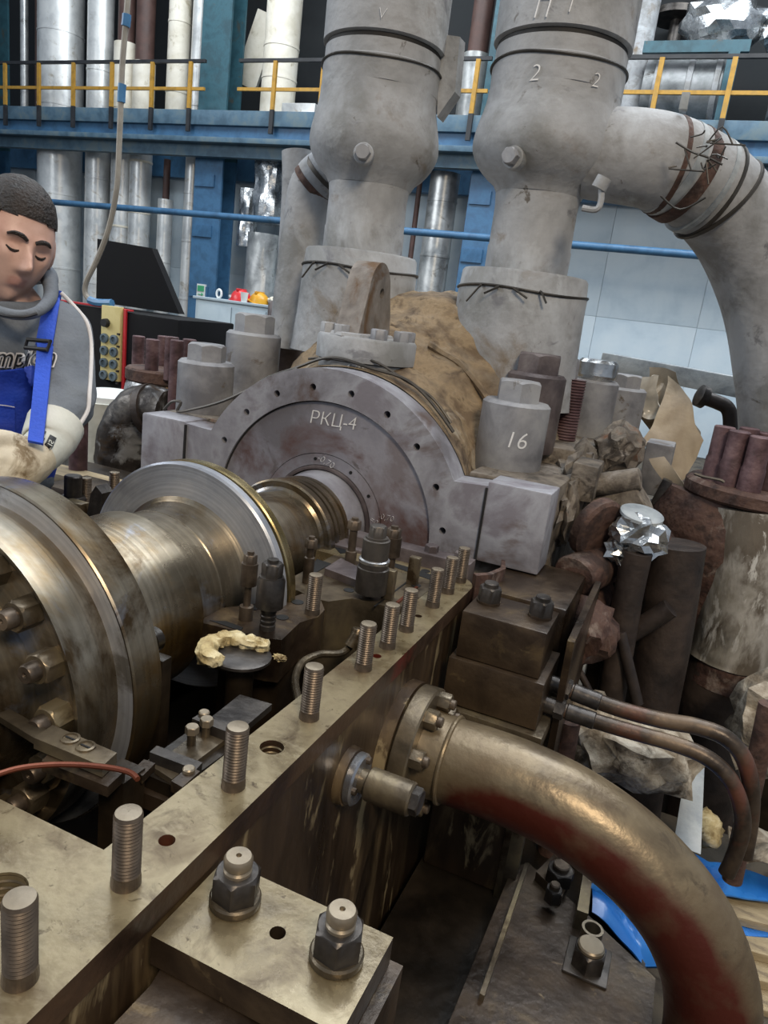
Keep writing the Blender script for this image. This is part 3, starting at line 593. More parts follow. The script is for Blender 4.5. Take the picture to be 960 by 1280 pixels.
# big cap nuts on the flange
def capnut(p, r, h, hexaf, hexh, mat, tilt=None, name='cap_nut'):
    b = part(name, G().lathe([(r*0.97, -0.03), (r, -0.02), (r, h-0.012), (r-0.012, h)], p, (0, 0, 1), 40), mat, cs)
    part('hex_head', G().hexn((p[0], p[1], p[2]+h), (0, 0, 1), hexaf, hexh, a0=random.uniform(0, 1)), mat, b)
    return b
A = (0.565, 2.70, 0.262)
cn = capnut((A[0], A[1], 0.262), 0.125, 0.245, 0.145, 0.075, 'nut_grey')
ta = aY(650, 548, A[1]-0.12); 
chalk('16', 0.085, (A[0]+0.045, A[1]-0.116, 0.375), (1, 0, 0), (0, 0, 1), cn, bend=((A[0], A[1]), 0.125), offset=-0.001)
capnut((0.575, 2.93, 0.33), 0.114, 0.275, 0.155, 0.075, 'nut_brown')
Cn = (0.725, 3.5); capnut((Cn[0], Cn[1], 0.33), 0.108, 0.255, 0.140, 0.075, 'nut_grey')
part('foil_cap', G().lathe([(0.085, 0.256), (0.092, 0.275), (0.09, 0.33), (0.075, 0.345)], (Cn[0], Cn[1], 0.33), (0, 0, 1), 30, jit=lambda r, h, t: r*(1+0.03*noise.noise(Vector((math.cos(t)*6, math.sin(t)*6, h*30))))), 'foil', cs, angle=20)
capnut((0.842, 3.72, 0.33), 0.10, 0.23, 0.13, 0.06, 'nut_grey')
E_ = aY(694, 520, 3.25); capnut((E_[0], 3.25, 0.33), 0.075, 0.25, 0.11, 0.09, 'nut_grey')
part('thread_stud', G().lathe([(0.045+0.003*((i % 2)*2-1), 0.006*i) for i in range(44)], (aY(711, 520, 3.2)[0], 3.2, 0.33), (0, 0, 1), 20), 'rust_stud', cs, angle=20)
L1 = aZ(261, 507, 0.262); capnut((-0.735, 2.58, 0.255), 0.116, 0.22, 0.14, 0.07, 'nut_grey')
L2 = aY(316, 440, 3.02); capnut((L2[0], 3.02, 0.33), 0.128, 0.265, 0.16, 0.085, 'nut_grey')
L3 = aY(350, 440, 3.5); capnut((L3[0], 3.5, 0.33), 0.128, 0.3, 0.16, 0.12, 'nut_brown')
L4 = aY(222, 490, 3.0)
# lifting lug on its round cover
lg = part('lug_cover', G().lathe([(0.185, 0.0), (0.178, 0.10), (0.176, 0.155), (0.19, 0.157), (0.19, 0.235), (0.183, 0.245)], (-0.03, 2.62, 0.415), (0, 0, 1), 48), 'grey_paint', cs)
part('joint_line', G().lathe([(0.1765, 0.152), (0.1795, 0.153), (0.1795, 0.159), (0.1765, 0.16)], (-0.03, 2.62, 0.415), (0, 0, 1), 48), 'gasket', lg)
lug = [(-0.115, 0.655), (-0.115, 0.70)]
lp = [(2.62+0.14, 0.655), (2.62+0.12, 0.76)] + [(2.62+0.095*math.cos(t), 0.825+0.11*math.sin(t)) for t in np.linspace(0.1, PI-0.1, 18)] + [(2.62-0.12, 0.76), (2.62-0.155, 0.655)]
part('lifting_lug', G().holed(lp, [circ(2.64, 0.825, 0.02, 16)], -0.095, 0.0, 'x'), 'lug_steel', lg, angle=40)
part('weld_bead', G().tube([(-0.10, 2.465, 0.66), (0.0, 2.465, 0.66), (0.005, 2.76, 0.66)], 0.014, 8, 2), 'grey_paint', lg)
for t in (200, 255, 310, 350, 30, 140): part('cover_bolt', G().hexn((-0.03+0.152*math.cos(math.radians(t)), 2.62+0.152*math.sin(math.radians(t)), 0.658), (0, 0, 1), 0.055, 0.04, a0=t), 'nut_grey', lg)
a = aY(438, 453, 2.43); chalk('-470', 0.05, (a[0], 2.432, 0.545), (1, 0, 0), (0, 0, 1), lg, bend=((-0.03, 2.62), 0.179), offset=-0.001)
# rough fittings on the casing's right flank
def stub(name, p0, p1, r, mat, n=20): return part(name, G().cyl(p0, p1, r, n, r*0.08).lump(0.008, 12), mat, cs)
a = aX(725, 595, 0.83); b = aX(770, 605, 0.98)
part('side_lump', G().blob((0.80, 3.0, 0.20), 0.17, amp=0.2, freq=2.5, seed=6, sq=(0.5, 1.6, 0.9)), 'casing_rough', cs)
part('side_lump', G().blob((0.82, 2.72, 0.14), 0.12, amp=0.25, freq=3, seed=1, sq=(0.35, 1.7, 1.0)), 'casing_rough', cs)
stub('drain_stub', aY(738, 606, 2.8), aY(800, 598, 2.8), 0.042, 'casing_rough')
bb = aY(738, 600, 2.75); part('square_boss', G().box((bb[0]-0.06, 2.66, bb[2]-0.07), (bb[0]+0.03, 2.84, bb[2]+0.065), 0.01).lump(0.008, 8), 'casing_rough', cs)
part('flank_mass', G().blob(aY(775, 560, 3.2), 0.13, amp=0.2, freq=2.4, seed=12, sq=(0.7, 1.6, 0.75)).lump(0.015, 9), 'casing_rough', cs)
p = aX(730, 610, 0.86)
stub('flange_boss', aY(750, 645, 2.85), aY(805, 618, 2.85), 0.085, 'casing_rough')
q = part('oval_cover', G().lathe([(0.095, 0), (0.112, 0.01), (0.112, 0.045), (0.1, 0.055)], aY(738, 655, 2.62), (0.82, -0.5, -0.2), 28), 'rust', cs)
stub('cover_stub', aY(765, 660, 2.66), aY(800, 668, 2.63), 0.045, 'casing_rough')
stub('rusty_branch', aY(790, 690, 2.9), aY(715, 722, 2.45), 0.075, 'rust')
stub('rusty_branch', aY(745, 735, 2.75), aY(722, 790, 2.4), 0.065, 'rust')
# paw carrying the casing on the pedestal side
part('casing_paw', G().box((0.70, 2.065, -0.20), (0.955, 2.46, -0.006), 0.012), 'oily_brown', cs)
part('paw_rib', G().box((0.72, 2.25, -0.75), (0.94, 2.9, -0.2), 0.012), 'oily_brown', cs)
# sloping gusset at paw outer side
part('gusset_plate', G().prism([(1.90, -0.03), (2.42, -0.01), (2.42, -0.3), (1.98, -0.62)], 0.989, 1.008, 'x'), 'oily_brown', cs)

# ================================================================ VALVE TOWERS
def tower(name, cx, cy, zs, label, marks):
    t = thing(name, label, 'valve tower', (cx, cy, zs['b0']), 'grey valve towers')
    def j(seed, amp): return lambda r, h, a: r*(1+amp*noise.noise(Vector((math.cos(a)*1.6+seed, math.sin(a)*1.6, h*3))))
    rb, rn, ru, rc = zs['rb'], zs['rn'], zs['ru'], zs['rc']
    b0, b1, n1, u1, s1, c1 = zs['b0'], zs['b1'], zs['n1'], zs['u1'], zs['s1'], zs['c1']
    part('base', G().lathe([(rb*1.10, b0), (rb*1.03, b0+(b1-b0)*0.35), (rb, b1-0.14), (rb*1.0, b1-0.07), (rb*0.985, b1-0.065), (rb*0.97, b1-0.01), (rb*0.94, b1), (rn, b1+0.002)], (cx, cy, 0), (0, 0, 1), 56, jit=j(1, 0.02)), 'grey_paint', t, angle=40)
    part('neck', G().lathe([(rn*1.02, b1), (rn*1.02, b1+0.1), (rn, b1+0.105), (rn*0.99, n1-0.05), (rn*1.02, n1)], (cx, cy, 0), (0, 0, 1), 48, jit=j(2, 0.012)), 'grey_paint', t, angle=40)
    pr = [(rn*1.02, n1), (rn*1.12, n1+0.03)]
    for k_ in range(1, 15):
        q = k_/15; z = n1+0.03+(s1-n1-0.03)*q
        rr = rn*1.12+(ru-rn*1.12)*math.sin(min(1, q/0.42)*PI/2)**0.85 if q < 0.42 else ru-(ru-rc)*(0.5-0.5*math.cos((q-0.42)/0.58*PI))
        pr.append((rr, z))
    pr.append((rc, s1))
    part('valve_bulb', G().lathe(pr, (cx, cy, 0), (0, 0, 1), 64, jit=j(3, 0.035)), 'grey_paint', t, angle=50)
    part('bonnet', G().lathe([(rc, s1), (rc*1.005, s1+0.09), (rc*0.985, s1+0.095), (rc*0.985, s1+0.15)], (cx, cy, 0), (0, 0, 1), 56, jit=j(4, 0.01)), 'grey_paint', t, angle=30)
    part('gasket_groove', G().lathe([(rc*0.985, s1+0.148), (rc*0.965, s1+0.15), (rc*0.965, s1+0.17), (rc*1.0, s1+0.175)], (cx, cy, 0), (0, 0, 1), 56), 'gasket', t)
    part('bonnet_cover', G().lathe([(rc*0.98, s1+0.168), (rc*1.03, s1+0.174), (rc*1.03, c1), (rc*0.9, c1+0.02)], (cx, cy, 0), (0, 0, 1), 56, jit=j(5, 0.008)), 'grey_paint', t, angle=30)
    part('cover_head', G().lathe([(rc*0.8, c1), (rc*0.78, c1+0.5), (rc*0.7, c1+0.52)], (cx, cy, 0), (0, 0, 1), 40), 'grey_paint', t)
    for z, rr in ((s1+0.085, rc*1.0), (b1-0.075, rb*0.995)):
        part('binding_wire', G().tube([(cx+(rr+0.004)*math.cos(a), cy+(rr+0.004)*math.sin(a), z+0.006*math.sin(a*3+z)) for a in np.linspace(0, 2*PI, 40)[:-1]], 0.0055, 6, 2, closed=True), 'wire', t)
    # loose wire ends
    for a in (4.3, 4.55, 4.9, 5.2):
        x, y = cx+(rb+0.008)*math.cos(a), cy+(rb+0.008)*math.sin(a)
        part('wire_end', G().tube([(x, y, b1-0.08), (x+0.02*math.cos(a*7), y-0.01, b1-0.075), (x+0.05*math.cos(a*5), y-0.012, b1-0.10-0.05*abs(math.sin(a*9)))], 0.0045, 5, 3), 'wire', t)
    # screw plug facing the viewer
    pa = zs['plug']; d = Vector((math.cos(pa), math.sin(pa), 0)); pz = n1+0.085
    rr = rn*1.12+(ru-rn*1.12)*0.5; p0 = Vector((cx, cy, pz))+d*(rr*1.02)
    pl = part('screw_plug', G().cyl(p0, p0+d*0.045, 0.042, 20, 0.004), 'grey_paint', t)
    part('hex_head', G().hexn(p0+d*0.045, d, 0.055, 0.035), 'nut_grey', pl)
    for txt, size, a, z in marks:
        r_ = rc*1.035 if z > s1+0.16 else (rc if z > s1-0.05 else rc*1.03)
        chalk(txt, size, (cx+r_*math.cos(a), cy+r_*math.sin(a), z), (1, 0, 0), (0, 0, 1), t, bend=((cx, cy), r_+0.004), offset=-0.0015)
    return t
ct = math.radians
TW1 = tower('valve_tower', -0.372, 3.2, dict(b0=0.55, b1=1.005, n1=1.285, u1=1.5, s1=1.66, c1=2.1, rb=0.263, rn=0.178, ru=0.288, rc=0.254, plug=ct(-72)), 'grey painted valve tower behind the lifting lug', [('V', 0.06, ct(-70), 1.88)])
TW2 = tower('valve_tower', 0.395, 3.2, dict(b0=0.45, b1=0.985, n1=1.29, u1=1.55, s1=1.655, c1=2.1, rb=0.27, rn=0.170, ru=0.298, rc=0.260, plug=ct(-100)), 'grey painted valve tower with the big elbow pipe leaving its bulb', [('П', 0.09, ct(-97), 1.87), ('I', 0.07, ct(-76), 1.88), ('2', 0.08, ct(-95), 1.665), ('2', 0.07, ct(-45), 1.665)])
q0 = [aY(x, y, 3.3) for x, y in ((550, 150), (572, 118), (578, 50), (552, 46))]
part('side_rib', G().prism([(p[0], p[2]) for p in q0], 3.26, 3.34).lump(0.005, 8), 'grey_paint', TW1)
# ================================================================ LARGE INSULATED PIPES BY THE TOWERS
def pj(seed, amp): return lambda r, u, t: r*(1+amp*noise.noise(Vector((math.cos(t)*1.5+seed, math.sin(t)*1.5, u*9))))
ep = [aY(x, y, yv) for yv, (x, y) in zip((3.2, 3.23, 3.31, 3.43, 3.58, 3.69, 3.75, 3.78, 3.78), ((735, 192), (790, 197), (838, 209), (888, 240), (935, 300), (966, 380), (980, 460), (986, 540), (988, 620)))]
eb = thing('elbow_pipe', 'big grey elbow pipe curving down from the tower bulb', 'pipe', ep[-1])
part('pipe_body', G().tube(ep, [0.165, 0.172, 0.178, 0.184, 0.194, 0.201, 0.205, 0.206, 0.206], 40, 8, jit=pj(2, 0.02)), 'grey_paint', eb, angle=50)
def band(par, pts, i, t, r, wd, mat, name='band'):
    p = Vector(pts[i])*(1-t)+Vector(pts[i+1])*t; d = (Vector(pts[i+1])-Vector(pts[i])).normalized()
    return part(name, G().lathe([(r-0.01, -wd/2), (r+0.004, -wd/2), (r+0.004, wd/2), (r-0.01, wd/2)], p, d, 40, False, False), mat, par)
band(eb, ep, 1, 0.85, 0.178, 0.02, 'rust'); band(eb, ep, 2, 0.05, 0.178, 0.035, 'grey_bar')
band(eb, ep, 2, 0.3, 0.183, 0.05, 'rust'); band(eb, ep, 2, 0.75, 0.187, 0.02, 'grey_bar'); band(eb, ep, 2, 0.95, 0.189, 0.012, 'wire'); band(eb, ep, 3, 0.15, 0.192, 0.012, 'wire')
part('clamp_lug', G().box((ep[1][0]+0.14, 3.18, ep[1][2]+0.16), (ep[1][0]+0.17, 3.21, ep[1][2]+0.22), 0.004), 'grey_bar', eb)
rs = random.Random(3)
for i in range(12):
    x, y = rs.uniform(845, 905), rs.uniform(170, 215); a = aY(x, y, 3.03)
    part('loose_wire', G().tube([a, a+np.array([rs.uniform(-.05, .05), -0.01, rs.uniform(-.03, .05)]), a+np.array([rs.uniform(-.1, .1), -0.02, rs.uniform(-.06, .03)])], 0.003, 5, 3), 'wire', eb)
part('wire_tie', G().tube([aY(x, y, 3.02) for x, y in ((826, 245), (850, 262), (882, 247))], 0.004, 5, 4), 'wire', eb)
part('wire_tie', G().tube([aY(x, y, 3.02) for x, y in ((845, 178), (865, 190), (885, 197), (903, 206))], 0.004, 5, 4), 'wire', eb)
dr = thing('drain_tube', 'thin grey bent drain tube under the elbow pipe', 'tube', aY(735, 262, 2.85))
part('tube', G().tube([aY(x, y, 2.85) for x, y in ((728, 260), (745, 262), (751, 252), (752, 236))], 0.011, 8, 4), 'grey_paint', dr)
part('fitting', G().cyl(aY(748, 236, 2.85), aY(756, 222, 2.85), 0.028, 12), 'grey_paint', dr)
ip = [aY(x, y, 3.35) for x, y in ((440, 205), (408, 214), (391, 232), (383, 270), (376, 330), (369, 395), (365, 435))]
il = thing('inclined_pipe', 'grey insulated pipe bending down behind the left valve tower', 'pipe', ip[-1])
part('pipe_body', G().tube(ip, [0.103, 0.103, 0.108, 0.108, 0.115, 0.12, 0.125], 32, 6, jit=pj(5, 0.03)), 'grey_paint', il, angle=50)
band(il, ip, 1, 0.2, 0.104, 0.02, 'wire'); band(il, ip, 1, 0.9, 0.108, 0.03, 'rust')
iq = [aY(x, y, 3.75) for x, y in ((372, 190), (372, 230), (368, 300), (363, 380), (358, 470))]
ix = thing('steam_duct', 'grey straight duct standing behind the inclined pipe', 'pipe', iq[-1])
part('pipe_body', G().tube(iq, 0.085, 24, 4, jit=pj(7, 0.03)), 'grey_paint', ix, angle=50)
# ================================================================ ROTOR SHAFT (axis x=0, z=0 along y)
rt = thing('rotor_shaft', 'polished steel turbine rotor shaft with bolted coupling and thrust disc', 'shaft', (0, 1.3, 0))
def ring(name, prof, mat, par=rt, n=96, angle=25): return part(name, G().lathe([(r, y) for y, r in prof], (0, 0, 0), (0, 1, 0), n, False, False), mat, par, angle=angle)
ring('coupling_hub', [(0.30, 0.02), (0.30, 0.178), (0.70, 0.185), (0.80, 0.205), (0.862, 0.215)], 'shaft_steel')
cf = ring('coupling_flange', [(0.862, 0.20), (0.862, 0.30), (0.845, 0.325), (0.842, 0.331), (0.905, 0.333), (0.925, 0.326), (0.950, 0.322), (0.952, 0.20)], 'shaft_steel')
ring('coupling_rim', [(0.946, 0.30), (0.946, 0.360), (0.95, 0.363), (1.03, 0.352), (1.035, 0.345), (1.04, 0.20)], 'shaft_steel')
ring('rim_face', [(0.9455, 0.322), (0.944, 0.359)], 'shaft_blue')
ring('shaft_journal', [(1.03, 0.20), (1.05, 0.208), (1.20, 0.216), (1.30, 0.222), (1.333, 0.222), (1.336, 0.2185), (1.339, 0.205), (1.43, 0.203), (1.433, 0.2005), (1.436, 0.203), (1.49, 0.203), (1.52, 0.212), (1.531, 0.226)], 'shaft_steel')
td = ring('thrust_disc', [(1.530, 0.20), (1.530, 0.31), (1.535, 0.3155), (1.556, 0.3155), (1.559, 0.311), (1.561, 0.294)], 'shaft_blue')
ring('disc_groove', [(1.560, 0.293), (1.572, 0.293)], 'shaft_gold', td)
ring('disc_back', [(1.571, 0.293), (1.572, 0.312), (1.576, 0.3155), (1.60, 0.3155), (1.604, 0.31), (1.62, 0.17)], 'shaft_gold')
ring('bearing_journal', [(1.60, 0.162), (1.99, 0.160), (2.02, 0.161), (2.03, 0.172)], 'shaft_steel')
ring('oil_deflector', [(2.028, 0.16), (2.03, 0.188), (2.036, 0.1935), (2.065, 0.1935), (2.068, 0.18), (2.08, 0.18), (2.083, 0.19), (2.10, 0.19), (2.103, 0.176), (2.12, 0.176), (2.123, 0.186), (2.15, 0.186), (2.153, 0.172), (2.17, 0.172), (2.173, 0.182), (2.19, 0.182), (2.195, 0.168)], 'shaft_steel')
ring('gland_sleeve', [(2.19, 0.16), (2.20, 0.178), (2.30, 0.182), (2.31, 0.186), (2.36, 0.186), (2.5, 0.15)], 'casing_face')
# coupling bolts
hm = G().lathe([(0.032, 0), (0.032, 0.008)], (0, 0, 0), (0, -1, 0), 20).mesh('washer', (0, 0, 0), 'dark_steel')
for i in range(18):
    t = math.radians(2.5+20*i); p = (0.277*math.cos(t), 0.862, 0.277*math.sin(t))
    nb = part('coupling_nut', G().hexn(p, (0, -1, 0), 0.052, 0.040, a0=t), 'oily_steel', rt)
    part('bolt_end', G().lathe([(0.018, 0.036), (0.018, 0.058), (0.015, 0.063), (0.005, 0.063), (0.003, 0.058)], p, (0, -1, 0), 18), 'stud_steel', nb)
# ================================================================ BEARING PEDESTAL
pd = thing('bearing_pedestal', 'oily beige bearing pedestal with row of threaded studs along its rim', 'machine base', (0, 1.2, FL))
XO, XI = 0.676, 0.572
corner = [(XO-0.09+0.09*math.cos(t), 2.02+0.09*math.sin(t)) for t in np.linspace(0, PI/2, 8)]
outer = [(-XO, -0.6), (XO, -0.6)] + corner + [(-x, y) for x, y in reversed(corner)]
pit = [(XI-0.01, 0.661), (XI, 1.1), (XI+0.006, 1.45), (XI+0.006, 2.0), (-XI, 2.0), (-XI, 0.661)]
SY = [0.468, 0.631, 0.871, 1.118, 1.361, 1.495, 1.614, 1.811, 1.939, 2.055]
hl = [circ(0.622, 0.996, 0.0215), circ(0.621, 0.72, 0.012, 16), circ(0.592, 0.60-0.045, 0.034, 24)]
h3 = aZ(12, 1110, 0.0); hl[2] = circ(h3[0]-0.005, h3[1]-0.01, 0.033, 24)
for x, y in ((613, 826), (523, 769)): 
    q = aZ(x, y, 0)
hl += [circ(*aZ(614-0, 822, 0)[:2], 0.008, 12)] if False else []
q = aZ(523, 770, 0); hl.append(circ(q[0], q[1], 0.010, 12))
q = aZ(471, 820, 0); hl.append(circ(q[0], q[1], 0.011, 12))
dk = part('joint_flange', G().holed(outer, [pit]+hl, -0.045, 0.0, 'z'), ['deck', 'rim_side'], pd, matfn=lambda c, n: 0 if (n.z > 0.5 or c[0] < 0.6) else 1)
for (cx, cy), r, nm in (((0.622, 0.996), 0.0215, 'tapped_hole'), ((h3[0]-0.005, h3[1]-0.01), 0.033, 'tapped_hole')):
    part(nm, G().lathe([(r+(0.002 if i % 2 else -0.0015), -0.003-0.0055*i) for i in range(10)]+[(0.001, -0.06)], (cx, cy, 0), (0, 0, 1), 24, False, False), 'oily_steel', dk, angle=20)
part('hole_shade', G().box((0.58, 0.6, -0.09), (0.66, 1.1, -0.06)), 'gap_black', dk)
# walls
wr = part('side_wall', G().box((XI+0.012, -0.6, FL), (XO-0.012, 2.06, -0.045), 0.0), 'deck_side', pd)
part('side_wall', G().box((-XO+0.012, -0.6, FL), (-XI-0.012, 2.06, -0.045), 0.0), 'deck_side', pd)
part('front_wall', G().box((-XI, 0.60, FL), (XI, 0.655, -0.045)), 'oily_dark', pd)
part('rear_wall', G().box((-XI, 2.0, FL), (XI, 2.05, -0.045)), 'oily_dark', pd)
part('sump_floor', G().box((-XI, 0.66, -0.62), (XI, 2.0, -0.58)), 'oily_dark', pd)
part('inner_lining', G().box((XI-0.002, 0.66, -0.6), (XI+0.012, 2.0, -0.046)), 'oily_dark', pd)
# studs
def stud_mesh(r, h, pitch=0.0052, mat='stud_steel'):
    pr = [(r*1.06, 0), (r*1.04, 0.010), (r*0.98, 0.016)]
    z = 0.018
    while z < h-0.006:
        pr += [(r*1.0, z), (r*0.90, z+pitch*0.5)]; z += pitch
    pr += [(r*0.99, h-0.004), (r*0.90, h)]
    return G().lathe(pr, (0, 0, 0), (0, 0, 1), 28, True, False).mesh('stud', (0, 0, 0), mat, angle=12)
stm = stud_mesh(0.0185, 0.108)
stt = G().lathe([(0.0166, 0), (0.009, 0.0008), (0.0005, 0.001)], (0, 0, 0), (0, 0, 1), 28, True, False).mesh('stud_end', (0, 0, 0), 'stud_top')
for y in SY:
    h = inst('stud', stm, pd, (0.628, y, 0.0)); inst('stud_end', stt, h, (0.628, y, 0.108))
for y in (0.8, 1.1, 1.4, 1.82, 1.95):
    h = inst('stud', stm, pd, (-0.628, y, 0.0)); inst('stud_end', stt, h, (-0.628, y, 0.108))
h = inst('stud', stm, pd, (aZ(390, 767, 0)[0], aZ(390, 767, 0)[1], -0.002)); inst('stud_end', stt, h, (aZ(390, 767, 0)[0], aZ(390, 767, 0)[1], 0.106))
# left rim clutter: clamp with nut and wedge
q = aZ(91, 640, 0); n_ = part('clamp_nut', G().hexn((q[0], q[1], 0.0), (0, 0, 1), 0.075, 0.055), 'dark_steel', pd); part('stud', G().cyl((q[0], q[1], 0.05), (q[0], q[1], 0.125), 0.028, 18, 0.004), 'dark_steel', n_)
q = aZ(77, 628, 0); n_ = part('clamp_nut', G().hexn((q[0]-0.12, q[1], 0.0), (0, 0, 1), 0.07, 0.05), 'dark_steel', pd); part('stud', G().cyl((q[0]-0.12, q[1], 0.05), (q[0]-0.12, q[1], 0.10), 0.026, 18, 0.004), 'dark_steel', n_)
part('side_ledge', G().box((-1.05, 2.02, -0.12), (-XO+0.005, 2.25, -0.03), 0.01), 'oily_brown', pd)
part('bearing_shoulder', G().box((-0.55, 1.35, -0.4), (-0.30, 1.55, -0.01), 0.01), 'oily_dark', pd)
part('bearing_shoulder', G().box((-0.56, 1.64, -0.4), (-0.20, 2.0, 0.0), 0.01), 'oily_brown', pd)
q = aZ(123, 655, 0)
part('wedge_key', G().prism([(q[0]-0.035, 0.0), (q[0]+0.03, 0.0), (q[0]+0.03, 0.11), (q[0]+0.005, 0.13), (q[0]-0.015, 0.10)], q[1]-0.02, q[1]+0.03), 'dark_steel', pd)
part('spacer_block', G().box((q[0]-0.12, q[1]-0.03, 0.0), (q[0]-0.045, q[1]+0.01, 0.06), 0.005), 'oily_steel', pd)
# ---- thrust bearing lower half (right side of the shaft)
def zp(x, y, z=0.0): q = aZ(x, y, z); return (q[0], q[1])
tb = part('thrust_bearing_block', G().prism([zp(252, 778), zp(262, 762), zp(300, 757), zp(355, 750), zp(378, 742), zp(400, 748), zp(406, 762), zp(398, 771), zp(375, 778), zp(352, 800), zp(335, 798), zp(300, 790)], -0.11, 0.0, 'z'), 'oily_brown', pd, angle=30)
part('slot', G().prism([zp(262, 776), zp(283, 777), zp(304, 785), zp(300, 789)], 0.0005, 0.0015, 'z'), 'gap_black', tb)
part('slot', G().prism([zp(312, 758), zp(340, 752), zp(346, 757), zp(318, 763)], 0.0005, 0.0015, 'z'), 'gap_black', tb)
q = zp(353, 772); part('bolt_hole', G().prism(circ(q[0], q[1], 0.016, 18), 0.0004, 0.0014, 'z'), 'gap_black', tb)
q = zp(372, 753); part('bolt_hole', G().prism(circ(q[0], q[1], 0.016, 18), 0.0004, 0.0014, 'z'), 'gap_black', tb)
part('bearing_web', G().box((0.22, 1.40, -0.58), (0.40, 1.56, -0.11), 0.02), 'oily_dark', tb)
# ---- journal bearing lower half near the casing
jb = part('bearing_block', G().prism([zp(372, 738), (0.225, 1.64), (0.225, 2.0), (XI+0.005, 2.0), (XI+0.005, 1.76), zp(480, 757), zp(440, 748), zp(410, 752), zp(390, 747)], -0.24, 0.0, 'z'), 'oily_steel', pd, angle=30)
part('block_body', G().prism([(0.235, 1.66), (0.235, 1.98), (XI, 1.98), (XI, 1.78), (0.50, 1.745), (0.40, 1.70), (0.32, 1.68)], -0.58, -0.24, 'z'), 'oily_dark', jb)
part('slot', G().prism([zp(386, 712), zp(396, 699), zp(414, 705), zp(392, 718)], 0.0005, 0.0015, 'z'), 'gap_black', jb)
part('slot', G().prism([zp(492, 704), zp(520, 712), zp(548, 722), zp(540, 726), zp(512, 716), zp(489, 708)], 0.0005, 0.0015, 'z'), 'gap_black', jb)
part('slot', G().prism([zp(418, 684), zp(440, 683), zp(450, 690), zp(425, 692)], 0.0005, 0.0015, 'z'), 'gap_black', jb)
for x, y in ((436, 738), (520, 732), (532, 714)):
    q = zp(x, y); part('bolt_hole', G().prism(circ(q[0], q[1], 0.015, 18), 0.0004, 0.0014, 'z'), 'gap_black', jb)
part('oil_groove', G().box((0.50, 1.70, 0.0), (0.505, 2.0, 0.0015)), 'gap_black', jb)
# dark packing plate with the big sleeve nut
pk = part('packing_plate', G().prism([zp(405, 719), zp(465, 742), zp(478, 733), zp(425, 706)], 0.0, 0.022, 'z'), 'nut_brown', jb)
def sleeve(par, base, segs, mat='dark_steel', hexs=None, name='sleeve_nut'):
    g_ = G(); pr = []
    for r, z0, z1 in segs: pr += [(r, z0), (r, z1)]
    b_ = part(name, g_.lathe(pr, base, (0, 0, 1), 28), mat, par)
    return b_
q = zp(463, 739, 0.02); sn = sleeve(jb, (q[0], q[1], 0.02), [(0.044, 0.0, 0.07), (0.040, 0.072, 0.09), (0.037, 0.092, 0.15), (0.031, 0.152, 0.157)])
part('hex_head', G().hexn((q[0], q[1], 0.177), (0, 0, 1), 0.042, 0.032), 'dark_steel', sn)
part('bright_collar', G().lathe([(0.041, 0.105), (0.0425, 0.108), (0.0425, 0.114), (0.038, 0.117)], (q[0], q[1], 0), (0, 0, 1), 28), 'bright_steel', sn)
def tallbolt(par, x, y, segs, hexaf, hexh, z0=0.0, mat='stud_steel'):
    q_ = zp(x, y); b_ = sleeve(par, (q_[0], q_[1], z0), segs, mat, name='tall_bolt')
    part('hex_head', G().hexn((q_[0], q_[1], z0+segs[-1][2]), (0, 0, 1), hexaf, hexh), mat, b_)
    part('hex_tip', G().cyl((q_[0], q_[1], z0+segs[-1][2]+hexh), (q_[0], q_[1], z0+segs[-1][2]+hexh+0.008), hexaf*0.3, 14), mat, b_)
tallbolt(tb, 307, 774, [(0.017, 0, 0.035), (0.009, 0.037, 0.088), (0.020, 0.09, 0.145)], 0.028, 0.022)
tallbolt(tb, 334, 786, [(0.019, 0, 0.012), (0.017, 0.014, 0.018), (0.019, 0.02, 0.024), (0.017, 0.026, 0.03), (0.019, 0.032, 0.036), (0.017, 0.038, 0.042), (0.019, 0.044, 0.056), (0.033, 0.058, 0.125), (0.029, 0.132, 0.134)], 0.044, 0.034, mat='dark_steel')
tallbolt(jb, 384, 728, [(0.015, 0, 0.075), (0.010, 0.077, 0.105)], 0.03, 0.024)
tallbolt(jb, 437, 708, [(0.0175, 0, 0.05), (0.012, 0.052, 0.115), (0.014, 0.117, 0.12)], 0.036, 0.028)
tallbolt(jb, 485, 723, [(0.015, 0, 0.07), (0.026, 0.072, 0.13)], 0.038, 0.026)
for x, y in ((515, 730), (484, 748)):
    q = zp(x, y); part('square_key', G().box((q[0]-0.016, q[1]-0.012, 0), (q[0]+0.016, q[1]+0.012, 0.085), 0.003), 'oily_steel', jb)
q = zp(505, 748); part('copper_shim', G().box((q[0]-0.004, q[1]-0.05, 0.0), (q[0]+0.004, q[1]+0.10, 0.006)), 'copper', jb)
# rear cover strip in front of the casing
rc_ = part('rear_strip', G().box((0.22, 2.10, -0.1), (0.64, 2.17, 0.045), 0.006), 'nut_brown', pd)
for x in (0.33, 0.50, 0.60):
    part('strip_bolt', G().hexn((x, 2.135, 0.045), (0, 0, 1), 0.04, 0.022), 'nut_brown', rc_)
part('gland_plate', G().box((0.10, 2.07, -0.06), (0.30, 2.16, 0.01), 0.004), 'nut_brown', pd)
part('splash_guard', G().prism([(0.665, 2.06), (0.70, 2.10), (0.72, 2.18), (0.70, 2.26), (0.712, 2.262), (0.735, 2.18), (0.715, 2.09), (0.68, 2.045)], -0.12, 0.035, 'z'), 'rust', pd)
